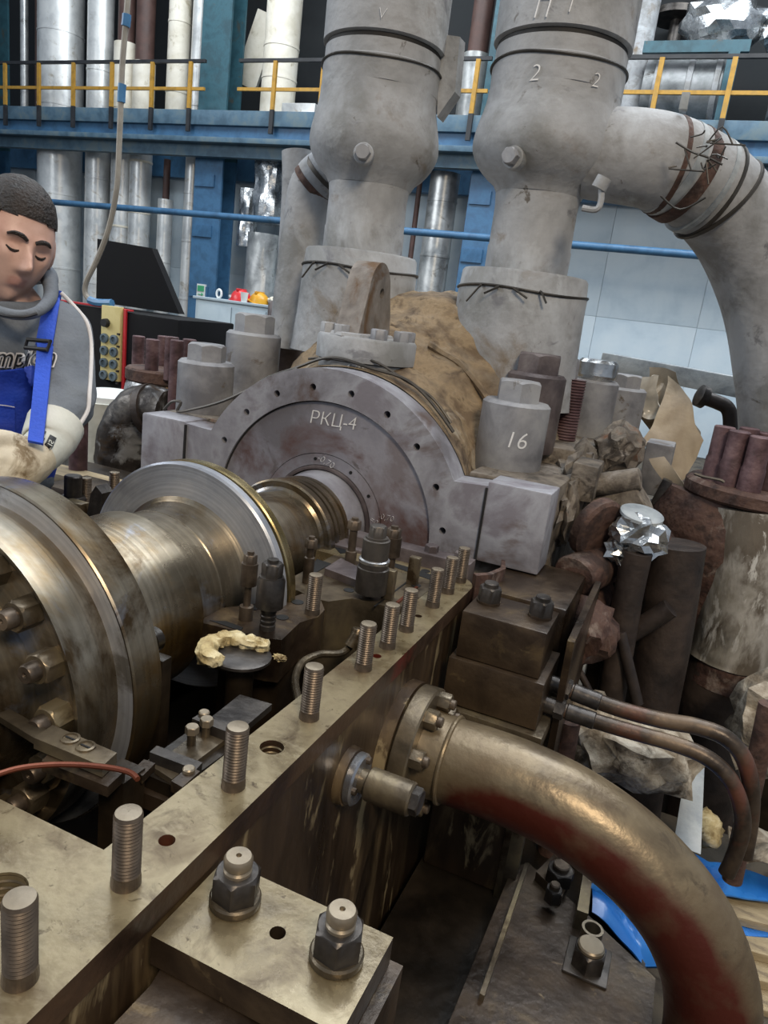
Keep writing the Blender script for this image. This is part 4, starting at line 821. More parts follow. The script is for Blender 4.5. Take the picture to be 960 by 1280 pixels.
# hydraulic ring hose in the pit
q = aZ(400, 840, -0.12)
rh = thing('oil_feed_tube', 'thin bent oil tube curling out of the pedestal pit', 'tube', (0.5, 1.35, -0.3))
part('tube', G().tube([aZ(x, y, -0.06) for x, y in ((374, 880), (369, 850), (378, 828), (400, 818), (425, 817), (440, 806), (446, 797))], 0.009, 10, 5), 'oily_steel', rh)
part('fitting', G().cyl(aZ(438, 808, -0.05), aZ(447, 793, -0.02), 0.016, 12), 'oily_steel', rh)
part('fitting_nut', G().hexn(aZ(446, 800, -0.04), (0, 0.3, 1), 0.034, 0.03), 'oily_steel', rh)
# rag on a small round stand
st = thing('round_stand', 'small dark round stand in the pedestal pit under the rag', 'stand', (0.33, 1.30, -0.58))
c0 = aZ(302, 818, 0.0)
part('top_plate', G().lathe([(0.062, 0), (0.066, 0.004), (0.066, 0.010), (0.06, 0.013)], (c0[0], c0[1], -0.012), (0, 0, 1), 32), 'dark_steel', st)
part('column', G().lathe([(0.03, -0.565), (0.03, 0.0)], (c0[0], c0[1], -0.012), (0, 0, 1), 20), 'oily_dark', st)
rg = [aZ(x, y, 0.012) for x, y in ((276, 826), (258, 820), (262, 806), (285, 799), (310, 803), (336, 808))]
tag(part('wiping_rag', G().tube(rg, [0.012, 0.021, 0.019, 0.016, 0.018, 0.010], 18, 7, jit=lambda r, u, t: r*(1+0.5*noise.noise(Vector((math.cos(t)*2.5, math.sin(t)*2.5, u*16))))).lump(0.004, 40).lump(0.003, 110), 'rag', angle=60), 'crumpled cream wiping rag lying on the round stand', 'rag')
tag(part('rag_scrap', G().blob(aZ(350, 822, 0.0), 0.010, amp=0.5, freq=4, seed=5, sq=(1.4, 1, 0.6)), 'rag', angle=60), 'tiny scrap of rag beside the thrust bearing block', 'rag')
# bracket with two screw heads, flat arm
br = thing('sensor_bracket', 'flat steel bracket with two slotted screws beside the coupling', 'bracket', (0.3, 0.95, -0.2))
zb = 0.02
part('arm', G().prism([zp(-5, 893, zb), zp(42, 922, zb), zp(58, 912, zb), zp(-5, 876, zb)], zb-0.012, zb, 'z'), 'oily_steel', br)
part('plate', G().prism([zp(42, 926, zb), zp(66, 910, zb), zp(146, 945, zb), zp(128, 962, zb)], zb-0.014, zb+0.006, 'z'), 'oily_steel', br)
part('lower_plate', G().prism([zp(52, 940, zb), zp(70, 922, zb), zp(157, 952, zb), zp(135, 972, zb)], zb-0.035, zb-0.016, 'z'), 'oily_brown', br)
part('post', G().box((0.42, 0.80, -0.58), (0.47, 0.85, -0.016)), 'oily_dark', br)
for x, y in ((88, 928), (107, 938)):
    q = zp(x, y, zb); s_ = part('screw_head', G().lathe([(0.0155, 0.0), (0.0155, 0.005), (0.012, 0.006), (0.0115, 0.003)], (q[0], q[1], zb+0.004), (0, 0, 1), 20), 'oily_steel', br)
    part('slot', G().box((q[0]-0.010, q[1]-0.0015, zb+0.007), (q[0]+0.010, q[1]+0.0015, zb+0.0085)), 'gap_black', s_)
# slide rails with hex bolts
sl = thing('adjusting_slide', 'dark steel adjusting slide with hexagon bolts in the pit', 'slide', (0.45, 1.0, -0.3))
zs_ = -0.03
def sp_(pts, z0, z1, mat, nm='slide_plate', par=sl): return part(nm, G().prism([zp(x, y, z1) for x, y in pts], z0, z1, 'z'), mat, par)
sp_([(168, 962), (238, 912), (298, 930), (222, 985)], -0.11, -0.045, 'oily_dark')
sp_([(190, 958), (255, 908), (285, 922), (215, 974)], -0.045, -0.035, 'oily_steel')
sp_([(187, 940), (196, 932), (253, 953), (245, 962)], -0.035, -0.015, 'dark_steel', 'slide_bar')
sp_([(240, 898), (248, 893), (305, 910), (298, 920)], -0.035, -0.015, 'dark_steel', 'slide_bar')
sp_([(166, 962), (180, 949), (194, 954), (178, 970)], -0.035, -0.02, 'oily_brown', 'stop_block')
sp_([(214, 976), (236, 958), (250, 964), (228, 984)], -0.035, -0.015, 'oily_brown', 'stop_block')
sp_([(262, 898), (300, 868), (340, 880), (302, 912)], -0.06, -0.045, 'dark_steel')
for x, y, af in ((239, 930, 0.022), (257, 920, 0.022)):
    q = zp(x, y, -0.035); b_ = part('hex_bolt', G().cyl((q[0], q[1], -0.035), (q[0], q[1], -0.008), 0.008, 14), 'oily_steel', sl); part('hex_head', G().hexn((q[0], q[1], -0.012), (0, 0, 1), af, 0.014), 'stud_top', b_)
for x, y in ((236, 964), (255, 893)):
    q = zp(x, y, -0.015); part('cap_screw', G().cyl((q[0], q[1], -0.02), (q[0], q[1], -0.008), 0.0105, 18, 0.002), 'stud_top', sl)
part('cross_bar', G().prism([zp(140, 975, -0.07), zp(152, 965, -0.07), zp(222, 995, -0.07), zp(212, 1004, -0.07)], -0.1, -0.07, 'z'), 'oily_brown', sl)
part('slide_leg', G().box((0.46, 0.90, -0.58), (0.56, 1.12, -0.105)), 'oily_dark', sl)
bk = thing('pit_bracket', 'upright dark plate with round lug behind the coupling', 'bracket', (0.33, 1.12, -0.58))
q = aY(193, 850, 1.12)
part('upright', G().box((q[0]-0.03, 1.10, -0.58), (q[0]+0.035, 1.13, aY(190, 815, 1.12)[2]), 0.003), 'oily_dark', bk)
q2 = aY(190, 800, 1.1); part('round_lug', G().lathe([(0.012, 0), (0.026, 0), (0.026, 0.02), (0.012, 0.02)], (q2[0], 1.09, q2[2]), (0, 1, 0), 20), 'oily_dark', bk)
cw = thing('copper_capillary', 'red copper capillary tube crossing the pedestal opening', 'tube', aZ(170, 968, -0.02))
part('tube', G().tube([aZ(x, y, 0.03) for x, y in ((-20, 974), (20, 961), (60, 956), (100, 956), (140, 960), (163, 966), (172, 974))], 0.0045, 8, 5), 'copper', cw)
# ---- clamp plate with two nuts on the side paw
cp = thing('clamp_plate', 'thick beige steel clamp plate with two heavy nuts and a hole', 'plate', (0.81, 0.70, -0.095))
c1, c2, c3, c4 = zp(190.6, 1166.5, -0.05), zp(281, 1075, -0.05), zp(491.7, 1173.5, -0.05), zp(434, 1280, -0.05)
x0, x1, y0, y1 = 0.680, 0.953, 0.622, 0.780
hq = zp(347, 1166, -0.05)
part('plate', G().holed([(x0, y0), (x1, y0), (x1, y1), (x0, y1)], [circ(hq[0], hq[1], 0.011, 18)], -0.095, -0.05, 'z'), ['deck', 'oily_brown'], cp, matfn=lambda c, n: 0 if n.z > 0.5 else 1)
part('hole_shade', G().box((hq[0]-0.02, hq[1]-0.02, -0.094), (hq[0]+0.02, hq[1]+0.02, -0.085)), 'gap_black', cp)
for x, y in ((283, 1140), (411, 1212)):
    q = zp(x, y, -0.05); p = (q[0], q[1]+0.02, -0.05)
    wz = part('washer', G().lathe([(0.034, 0), (0.0355, 0.003), (0.0355, 0.011), (0.033, 0.014)], p, (0, 0, 1), 32), 'oily_steel', cp)
    nu = part('nut', G().hexn((p[0], p[1], p[2]+0.014), (0, 0, 1), 0.058, 0.038, a0=0.35), 'dark_steel', cp)
    part('stud_end', G().lathe([(0.0195, 0.050), (0.0195, 0.056), (0.017, 0.059), (0.0195, 0.062), (0.02, 0.072), (0.017, 0.077), (0.004, 0.0772), (0.0035, 0.072)], p, (0, 0, 1), 28), 'stud_top', nu)
tag(part('guide_key_block', G().prism([(0.688, 0.30), (1.1, 0.30), (1.1, 0.63), (0.97, 0.645), (0.97, 0.79), (0.688, 0.79), (0.688, 0.66), (0.70, 0.60)], -0.5, -0.098, 'z'), 'oily_brown'), 'brown oily guide block under the beige clamp plate', 'block')
# ---- support block with two nuts near the casing paw
sb = thing('support_block', 'oily dark support block with two nuts beside the casing paw', 'block', (0.82, 1.98, FL))
part('upper_block', G().box((0.706, 1.838, -0.135), (0.942, 2.018, 0.0), 0.006), 'oily_brown', sb)
part('lower_block', G().box((0.692, 1.822, -0.275), (0.962, 2.06, -0.137), 0.006), 'oily_brown', sb)
part('ledge_plate', G().box((0.690, 1.80, -0.325), (0.985, 2.06, -0.279), 0.004), 'oily_steel', sb)
part('pillar', G().box((0.70, 1.88, -0.86), (0.95, 2.14, -0.326), 0.006), 'deck_side', sb)
part('pillar_corner', G().box((0.93, 1.86, -0.95), (0.975, 2.0, -0.327), 0.004), 'oily_steel', sb)
for x, y in ((607, 757), (672, 775)):
    q = zp(x, y, 0.0); wz = part('washer', G().lathe([(0.034, 0), (0.034, 0.007)], (q[0], q[1]+0.03, 0), (0, 0, 1), 24), 'oily_brown', sb)
    nu = part('nut', G().hexn((q[0], q[1]+0.03, 0.007), (0, 0, 1), 0.058, 0.042, a0=0.4), 'dark_steel', sb)
    part('stud_end', G().cyl((q[0], q[1]+0.03, 0.045), (q[0], q[1]+0.03, 0.062), 0.021, 20, 0.003), 'dark_steel', nu)
# ---- oil return pipe with flange
op = thing('oil_pipe', 'large brown oil pipe with red primer underside and bolted flange', 'pipe', (0.7, 1.56, -0.45))
fc = (0.664, 1.56, -0.275)
part('flange_pad', G().lathe([(0.160, 0.0), (0.160, 0.03)], fc, (1, 0, 0), 48), 'deck_side', op)
fg = part('flange', G().lathe([(0.154, 0.033), (0.158, 0.037), (0.158, 0.076), (0.154, 0.08), (0.10, 0.08)], fc, (1, 0, 0), 48), 'oily_steel', op)
for i in range(8):
    t = math.radians(22+45*i); p = (fc[0]+0.08, fc[1]+0.128*math.cos(t), fc[2]+0.128*math.sin(t))
    b_ = part('flange_bolt', G().hexn(p, (1, 0, 0), 0.042, 0.03, a0=t), 'oily_steel', fg); part('bolt_tip', G().cyl((p[0]+0.028, p[1], p[2]), (p[0]+0.042, p[1], p[2]), 0.013, 14, 0.002), 'stud_steel', b_)
pa = [(0.74, -0.275), (0.80, -0.275), (0.90, -0.272), (1.0, -0.276), (1.10, -0.292), (1.20, -0.325), (1.29, -0.372), (1.37, -0.435), (1.43, -0.51), (1.475, -0.60), (1.50, -0.70), (1.508, -0.80), (1.508, -1.0), (1.508, -1.5)]
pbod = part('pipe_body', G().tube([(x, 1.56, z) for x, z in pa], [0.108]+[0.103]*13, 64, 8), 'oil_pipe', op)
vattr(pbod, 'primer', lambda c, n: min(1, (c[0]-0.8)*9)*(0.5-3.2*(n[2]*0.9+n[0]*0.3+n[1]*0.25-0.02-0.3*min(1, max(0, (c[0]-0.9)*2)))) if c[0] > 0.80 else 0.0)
part('weld_ring', G().tube([(0.805, 1.56+0.105*math.cos(t), -0.275+0.105*math.sin(t)) for t in np.arange(0, 2*PI, PI/16)], 0.006, 8, 2, closed=True), 'oil_pipe', op)
# ---- small plugged stub on the pedestal wall
ps = thing('plug_stub', 'short capped pipe stub with bright collar on pedestal wall', 'fitting', (0.7, 1.25, -0.25))
sc = (0.664, 1.245, -0.185)
part('pad', G().lathe([(0.062, 0), (0.060, 0.018)], sc, (1, 0, 0), 32), 'deck_side', ps)
part('collar', G().lathe([(0.052, 0.018), (0.055, 0.021), (0.055, 0.034), (0.05, 0.038)], sc, (1, 0, 0), 32), 'bright_steel', ps)
part('neck', G().lathe([(0.026, 0.036), (0.026, 0.06)], sc, (1, 0, 0), 24), 'oily_steel', ps)
part('barrel', G().lathe([(0.032, 0.055), (0.035, 0.058), (0.035, 0.15), (0.032, 0.154)], sc, (1, 0, 0), 32), 'oily_steel', ps)
part('end_plug', G().hexn((sc[0]+0.152, sc[1], sc[2]), (1, 0, 0), 0.05, 0.02), 'dark_steel', ps)
for t in (60, 180, 300): part('collar_screw', G().cyl((sc[0]+0.036, sc[1]+0.042*math.cos(ct(t)), sc[2]+0.042*math.sin(ct(t))), (sc[0]+0.046, sc[1]+0.042*math.cos(ct(t)), sc[2]+0.042*math.sin(ct(t))), 0.008, 10), 'stud_steel', ps)
# ---- twin hoses
def hose(pts, Yv, r, label, nm):
    P_ = [aY(x, y, Yv) for x, y in pts]; t = thing(nm, label, 'tube', P_[0], 'twin oil tubes'); part('tube', G().tube(P_, r, 16, 6), 'hose', t)
    d = (P_[1]-P_[0]); d = d/np.linalg.norm(d)
    part('union_nut', G().hexn(P_[0]-d*0.012, d, r*2.35, 0.028), 'dark_steel', t)
    part('ferrule', G().cyl(P_[0]+d*0.02, P_[0]+d*0.10, r*1.12, 16, 0.003), 'dark_steel', t)
    part('end_fitting', G().cyl(P_[0]-d*0.05, P_[0], r*1.1, 14), 'dark_steel', t); return t
hose(((707, 861), (740, 874), (780, 888), (830, 901), (870, 908), (905, 921), (928, 945), (938, 980), (938, 1020), (930, 1070)), 1.98, 0.0225, 'upper dark oil tube leaving the support block and bending down', 'oil_tube')
hose(((699, 886), (740, 900), (790, 915), (840, 929), (880, 945), (908, 968), (924, 1000), (928, 1035), (918, 1070), (908, 1092)), 1.93, 0.0215, 'lower reddish oil tube leaving the support block and bending down', 'oil_tube')
# ================================================================ WORKER
from mathutils.bvhtree import BVHTree
def V(a): return Vector(tuple(map(float, a)))
def remesh(g, voxel, smooth=4, it=1):
    """fuse the overlapping pieces of g into one continuous surface (machine units in and out)"""
    me = bpy.data.meshes.new('fuse'); me.from_pydata(g.v, [], g.f)
    bm = bmesh.new(); bm.from_mesh(me); bmesh.ops.recalc_face_normals(bm, faces=list(bm.faces)); bm.to_mesh(me); bm.free()
    ob = bpy.data.objects.new('fuse', me); COL.objects.link(ob)
    md = ob.modifiers.new('r', 'REMESH'); md.mode = 'VOXEL'; md.voxel_size = voxel
    ms = ob.modifiers.new('s', 'SMOOTH'); ms.iterations = smooth; ms.factor = 0.5
    m2 = bpy.data.meshes.new_from_object(ob.evaluated_get(bpy.context.evaluated_depsgraph_get()))
    o = G(); o.v = [tuple(q.co) for q in m2.vertices]; o.f = [tuple(p.vertices) for p in m2.polygons]
    bpy.data.objects.remove(ob); bpy.data.meshes.remove(me); bpy.data.meshes.remove(m2); return o
def loft(g, secs, n=28, W=None, D=None):
    v = []; f = []
    for c_, a_, b_ in secs:
        for k_ in range(n):
            t = 2*PI*k_/n; ca, sa = math.cos(t), math.sin(t)
            v.append(V(c_)+W*(a_*math.copysign(abs(ca)**0.85, ca))+D*(b_*math.copysign(abs(sa)**0.85, sa)))
    for i in range(len(secs)-1):
        for k_ in range(n): k2 = (k_+1) % n; f.append((i*n+k_, i*n+k2, (i+1)*n+k2, (i+1)*n+k_))
    f.append(tuple(range(n))); f.append(tuple((len(secs)-1)*n+k_ for k_ in range(n))); g.add(v, f); return g
Hc = V(aT(12, 303, 2.15)); tc_ = (V(CAM)-Hc).normalized(); r_ = V(CR); u_ = V(CU)
yaw, pit_ = ct(30), ct(11)
f0 = (tc_*math.cos(yaw)+r_*math.sin(yaw)).normalized(); u0 = (u_-f0*u_.dot(f0)).normalized()
hf = (f0*math.cos(pit_)-u0*math.sin(pit_)).normalized(); hu = (u0*math.cos(pit_)+f0*math.sin(pit_)).normalized(); hs = hu.cross(hf).normalized()
roll_ = ct(-4); hs, hu = hs*math.cos(roll_)+hu*math.sin(roll_), hu*math.cos(roll_)-hs*math.sin(roll_)
def hp(a, b, c): return Hc+hs*a+hf*b+hu*c
def gs(x, s): return math.exp(-(x/s)**2)
HW, HD, HH = 0.113, 0.142, 0.176
def head(d):
    a, b, c = d
    x, y, z = a*HW, b*HD, c*HH
    if c < 0: x *= 1-0.24*min(1, -c)**1.3; y *= 1-0.05*(-c)
    if c > 0.2: x *= 1+0.05*(c-0.2)
    if c < -0.55 and b < 0: z *= 1-0.25*(-b)
    if b > 0:
        y -= 0.012*gs(a, 0.5)*gs(c+0.1, 0.6)
        y += 0.060*gs(a, 0.12+0.07*max(0, -c))*(max(0, min(1, (0.16-c)/0.40))**1.1)*(1/(1+math.exp((-0.34-c)*40)))
        y += 0.016*gs(abs(a)-0.13, 0.06)*gs(c+0.29, 0.05)
        y -= 0.022*gs(abs(a)-0.35, 0.15)*gs(c-0.04, 0.085)
        y += 0.013*gs(abs(a)-0.36, 0.10)*gs(c-0.01, 0.055)
        y += 0.012*gs(abs(a)-0.30, 0.26)*gs(c-0.18, 0.06)
        y += 0.012*gs(a, 0.19)*(gs(c+0.485, 0.035)+1.1*gs(c+0.575, 0.04)) - 0.008*gs(a, 0.24)*gs(c+0.53, 0.014)
        y -= 0.006*gs(a, 0.25)*gs(c+0.67, 0.05)
        y += 0.020*gs(a, 0.24)*gs(c+0.86, 0.13)
        y += 0.008*gs(abs(a)-0.55, 0.18)*gs(c+0.14, 0.14)
    return (x, y, z)
hg = G(); NU, NV = 120, 84
vv = []
for i in range(NV+1):
    ph = PI*i/NV
    for j in range(NU):
        t = 2*PI*j/NU; vv.append((math.sin(ph)*math.cos(t), math.sin(ph)*math.sin(t), math.cos(ph)))
ff = [(i*NU+j, i*NU+(j+1) % NU, (i+1)*NU+(j+1) % NU, (i+1)*NU+j) for i in range(NV) for j in range(NU)]
hg.add([hp(*head(d)) for d in vv], ff)
for sgn in (-1, 1):
    hg.blob(hp(sgn*HW*0.99, -0.01, -0.005), 0.04, amp=0.05, sq=(0.55, 0.7, 1.0))
    hg.tube([hp(sgn*(HW+0.012), -0.02+0.028*math.cos(t)*1.0, 0.0+0.045*math.sin(t)) for t in np.linspace(-1.3, 3.6, 9)], 0.009, 8, 2)
N0 = V(aT(22, 404, 2.25)); shL = V(aT(71, 418, 2.22)); elL = V(aT(83, 500, 2.10)); wrL = V(aT(58, 558, 1.97)); hdL = V(aT(24, 588, 1.87))
shR = V(aT(-95, 416, 2.40)); elR = V(aT(-135, 530, 2.25)); wrR = V(aT(-90, 600, 2.02)); hdR = V(aT(-60, 612, 1.92))
chest = V(aT(2, 480, 2.40)); waist = V((-0.95, 1.68, 0.13)); pel = V((-1.0, 1.66, -0.1))
kL, kR = V((-0.93, 1.78, -0.76)), V((-1.12, 1.52, -0.76)); aL, aR = V((-0.95, 1.82, -1.42)), V((-1.16, 1.5, -1.42))
tT = hf.copy(); tT.z = 0; tT.normalize(); tL = aL+tT*0.22+V((0, 0, -0.045)); tR = aR+tT*0.22+V((0, 0, -0.045))
W_ = (shL-shR).normalized(); D_ = W_.cross(V((0, 0, 1))).normalized()
D_ = D_ if D_.dot(tc_) > 0 else -D_
bg_ = G(); bg_.add(hg.v, hg.f)
bg_.tube([hp(0, -0.035, -0.05), hp(0, -0.045, -0.13), N0+V((0, 0, 0.02)), N0-V((0, 0, 0.08))], [0.085, 0.082, 0.088, 0.11], 24, 5)
loft(bg_, [(pel, 0.2, 0.14), (waist, 0.19, 0.13), (chest, 0.22, 0.15), (N0*0.75+chest*0.25, 0.2, 0.12), (N0, 0.09, 0.09)], 24, W_, D_)
for a_, b_, c_, d_ in ((shL, elL, wrL, hdL), (shR, elR, wrR, hdR)):
    bg_.tube([N0*0.3+a_*0.7-V((0, 0, 0.05)), a_, (a_+b_)/2, b_, (b_+c_)/2, c_, d_], [0.07, 0.08, 0.068, 0.055, 0.055, 0.042, 0.045], 16, 4)
    e1 = (d_-c_).normalized(); e2 = e1.cross(tc_).normalized()
    for i, (sp2, ln) in enumerate(((-0.045, 0.09), (-0.015, 0.105), (0.015, 0.10), (0.042, 0.08))):
        bg_.tube([d_+e2*sp2*0.8, d_+e1*ln*0.55+e2*sp2*1.1, d_+e1*ln*0.95+e2*sp2*1.2-V((0, 0, 0.035))], [0.017, 0.015, 0.012], 10, 3)
    bg_.tube([d_-e1*0.03+e2*0.045, d_+e1*0.03+e2*0.085, d_+e1*0.07+e2*0.09], [0.019, 0.017, 0.013], 10, 3)
for k_, a_, t_, sx in ((kL, aL, tL, 0.10), (kR, aR, tR, -0.10)):
    bg_.tube([pel+W_*sx, pel*0.5+k_*0.5+W_*sx*0.5, k_, (k_+a_)/2, a_], [0.125, 0.115, 0.085, 0.08, 0.06], 18, 5)
    bg_.tube([a_-tT*0.06-V((0, 0, 0.03)), a_+V((0, 0, -0.03)), t_], [0.045, 0.055, 0.04], 14, 4)
bodyg = remesh(bg_, 0.0075, 2)
def facemat(c, n):
    q = V(c)-Hc; x, y, z = q.dot(hs)/HW, q.dot(hf)/HD, q.dot(hu)/HH
    if y < -0.2 or z > 0.2 or z < -1.3: return (0, 0)
    lip = 1.5*max(0, 1-(abs(x)/0.33)**2)*(gs(z+0.485, 0.05)+gs(z+0.575, 0.05)) if y > 0.4 else 0
    st = 0.55*(1/(1+math.exp((z+0.60)*14))) + 0.35*gs(abs(x)-0.85, 0.3)*gs(z+0.35, 0.25) + 0.35*gs(x, 0.3)*gs(z+0.40, 0.04)
    return (lip, st*0.75)
man = part('person', bodyg, 'skin', None, angle=80, org=(pel.x, pel.y, FL))
vattr(man, 'lip', lambda c, n: facemat(c, n)[0]); vattr(man, 'stubble', lambda c, n: facemat(c, n)[1])
tag(man, 'person in blue bib overalls and grey sweatshirt leaning over the coupling', 'person')
# hair: cropped cap following the skull
keep = {}; hv = []; hfc = []
def hmarg(d):
    a, b, c = d
    lim = 0.50-0.10*abs(a) if b > 0.25 else (0.12+0.38*max(0, (b+0.0)/0.25) if b > 0 else 0.12-0.75*min(1, -b*1.5))
    return c-lim
def hairy(d): return hmarg(d) > 0
for i, d in enumerate(vv):
    if hairy(d):
        keep[i] = len(hv); x, y, z = head(d); k_ = 1.004+0.07*min(1, hmarg(d)*3.5)+0.01*noise.noise(V(d)*9)
        hv.append(hp(x*k_, y*k_, z*k_))
for q in ff:
    if all(i in keep for i in q): hfc.append(tuple(keep[i] for i in q))
part('hair', G().add(hv, hfc), 'hair', man, angle=80, thick=-0.004)
for sgn in (-1, 1):
    part('eyebrow', G().tube([hp(*(np.array(head(np.array(dd)/np.linalg.norm(dd)))*1.015)) for dd in ((sgn*0.10, 0.95, 0.15), (sgn*0.24, 0.93, 0.20), (sgn*0.40, 0.87, 0.205), (sgn*0.52, 0.80, 0.16))], [0.005, 0.007, 0.006, 0.003], 8, 4), 'hair', man)
    part('eyelash', G().tube([hp(*(np.array(head(np.array(dd)/np.linalg.norm(dd)))*1.006)) for dd in ((sgn*0.19, 0.93, -0.03), (sgn*0.28, 0.92, -0.055), (sgn*0.38, 0.88, -0.05), (sgn*0.47, 0.83, -0.01))], [0.0025, 0.0045, 0.004, 0.002], 6, 4), 'hair', man)
# sweatshirt
sg = G()
loft(sg, [(waist-V((0, 0, 0.1)), 0.245, 0.18), (waist+V((0, 0, 0.06)), 0.25, 0.185), (chest, 0.265, 0.195), (chest*0.55+N0*0.45, 0.25, 0.18), (chest*0.22+N0*0.78, 0.20, 0.15), (N0+V((0, 0, 0.0)), 0.13, 0.12), (N0+V((0, 0, 0.06))+D_*0.0, 0.115, 0.108)], 40, W_, D_)
cuL = elL*0.28+wrL*0.72
sg.tube([N0*0.45+shL*0.55-V((0, 0, 0.03)), shL, shL*0.5+elL*0.5, elL, elL*0.55+cuL*0.45, cuL], [0.10, 0.104, 0.092, 0.078, 0.072, 0.056], 28, 6)
cuR = elR*0.28+wrR*0.72
sg.tube([N0*0.45+shR*0.55-V((0, 0, 0.03)), shR, shR*0.5+elR*0.5, elR, elR*0.55+cuR*0.45, cuR], [0.115, 0.122, 0.112, 0.098, 0.092, 0.078], 28, 6)
sg = remesh(sg, 0.010, 6)
out = []
for p in sg.v:
    q = V(p); dl = (q-elL).length; k_ = 0.5+1.2*math.exp(-(dl/0.16)**2)
    fold = noise.noise(Vector((q.x*7, q.y*7, q.z*26+q.x*8)))*0.008*k_ + noise.noise(q*14)*0.003
    cx = (q-chest); cx.z *= 0.2; out.append(tuple(q+cx.normalized()*fold))
sg.v = out
sw = part('sweatshirt', sg, 'sweat_grey', man, angle=80)
bvh = BVHTree.FromPolygons([V(p) for p in sg.v], sg.f)
def hit(x, y, off, tree=None):
    d = V(ray(x, y)).normalized(); h_ = (tree or bvh).ray_cast(V(CAM), d)
    return None if h_[0] is None else h_[0]+h_[1]*off*0.6-d*off*0.5
def hitf(x, y, off, tree=None):
    for k_ in range(60):
        p = hit(x-k_*0.8, y, off, tree)
        if p is not None: return p
    return V(aT(x, y, 2.2))
part('collar', G().tube([aT(x, y, t) for x, y, t in ((63, 356, 2.2), (62, 374, 2.13), (48, 389, 2.06), (26, 394, 2.04), (0, 389, 2.06), (-24, 378, 2.12), (-42, 352, 2.22), (-25, 345, 2.36), (20, 340, 2.4), (55, 342, 2.33))], [0.022, 0.019, 0.015, 0.014, 0.015, 0.019, 0.022, 0.04, 0.05, 0.032], 14, 5, closed=True), 'sweat_grey', sw)
part('zip_line', G().tube([aT(x, y, t) for x, y, t in ((46, 392, 2.04), (30, 396, 2.02), (10, 395, 2.02), (-10, 390, 2.04))], 0.004, 6, 4), 'black_rubber', sw)
# lettering on the chest: black script with white outline
def onchest(v, cx, cy, kx_, ky_, sl, off, tree=None):
    return [tuple(hitf(cx+x*kx_, cy-y*ky_+x*kx_*sl, off+z, tree)) for x, y, z in v]
tv, tf = text_mesh('Champion', 1.0, 0.0, 0.35, 0.0)
wv, wf = text_mesh('Champion', 1.0, 0.0, 0.35, 0.055)
part('lettering_outline', G().add(onchest(wv, 6, 447, 30, 34, 0.02, 0.006), wf), 'white_cloth', sw)
part('lettering', G().add(onchest(tv, 6, 447, 30, 34, 0.02, 0.010), tf), 'black_print', sw)
part('sleeve_piping', G().tube([hitf(x, y, 0.004) for x, y in ((76, 366), (94, 382), (108, 404), (113, 430), (113, 460), (111, 490), (109, 512), (99, 530), (90, 545))], 0.006, 8, 4), 'white_cloth', sw)
# overalls: trousers below, bib on the chest, buckle and straps
og = G(); loft(og, [(pel-V((0, 0, 0.12)), 0.235, 0.175), (pel, 0.25, 0.19), (waist, 0.262, 0.197), (waist+V((0, 0, 0.07)), 0.262, 0.197)], 32, W_, D_)
for k_, a_, sx in ((kL, aL, 0.11), (kR, aR, -0.11)):
    og.tube([pel+W_*sx, pel*0.5+k_*0.5+W_*sx*0.5, k_, (k_+a_)/2, a_+V((0, 0, 0.03))], [0.15, 0.14, 0.115, 0.11, 0.105], 20, 5)
ov = part('overalls', remesh(og, 0.014, 4), 'overall_blue', man, angle=80)
def bibpt(u, v):
    y = 457+v*150; x = -95+u*(139 - 8*v) ; return tuple(hitf(x, y+6*math.sin(u*3), 0.016))
part('bib', G().grid(bibpt, 46, 40), 'overall_blue', ov, angle=80, thick=0.008)
def pocket(u, v): return tuple(hitf(-40+u*58, 500+v*70+u*2, 0.028))
part('bib_pocket', G().grid(pocket, 20, 16), 'overall_blue', ov, angle=80, thick=0.006)
part('pocket_stitch', G().tube([hitf(x, y, 0.036) for x, y in ((-40, 505), (0, 506), (18, 507))], 0.0015, 5, 4), 'white_cloth', ov)
def ribbon(pts, wd, off, name, mat, par):
    n_ = 24; P_ = []
    for i in range(n_+1):
        s_ = i/n_*(len(pts)-1); k_ = int(min(len(pts)-2, s_)); t = s_-k_
        P_.append((pts[k_][0]*(1-t)+pts[k_+1][0]*t, pts[k_][1]*(1-t)+pts[k_+1][1]*t))
    return part(name, G().grid(lambda u, v: tuple(hitf(P_[int(round(u*n_))][0]+(v-0.5)*wd, P_[int(round(u*n_))][1]+(v-0.5)*3, off)), n_, 6), mat, par, angle=80, thick=0.006)
ribbon([(67, 362), (64, 385), (60, 410), (56, 434)], 19, 0.012, 'strap', 'strap_blue', ov)
tS = (hitf(56, 432, 0.03)-V(CAM)).dot(V(CF))
def hang(u, v):
    y = 430+u*122; x = 56-10*u-2*u*u+(v-0.5)*19; t = tS+(1.84-tS)*u**1.3+0.004*math.sin(u*9)
    return tuple(aT(x, y+(v-0.5)*4, t))
part('strap', G().grid(hang, 24, 4), 'strap_blue', ov, angle=80, thick=0.007)
part('buckle', G().tube([hitf(x, y, 0.034) for x, y in ((42, 428), (66, 432), (63, 442), (40, 438))], 0.006, 8, 1, closed=True), 'black_rubber', ov)
part('shoe', G().tube([aL-tT*0.08-V((0, 0, 0.02)), aL+V((0, 0, -0.01)), tL+tT*0.03], [0.06, 0.075, 0.055], 16, 5), 'black_rubber', man)
part('shoe', G().tube([aR-tT*0.08-V((0, 0, 0.02)), aR+V((0, 0, -0.01)), tR+tT*0.03], [0.06, 0.075, 0.055], 16, 5), 'black_rubber', man)
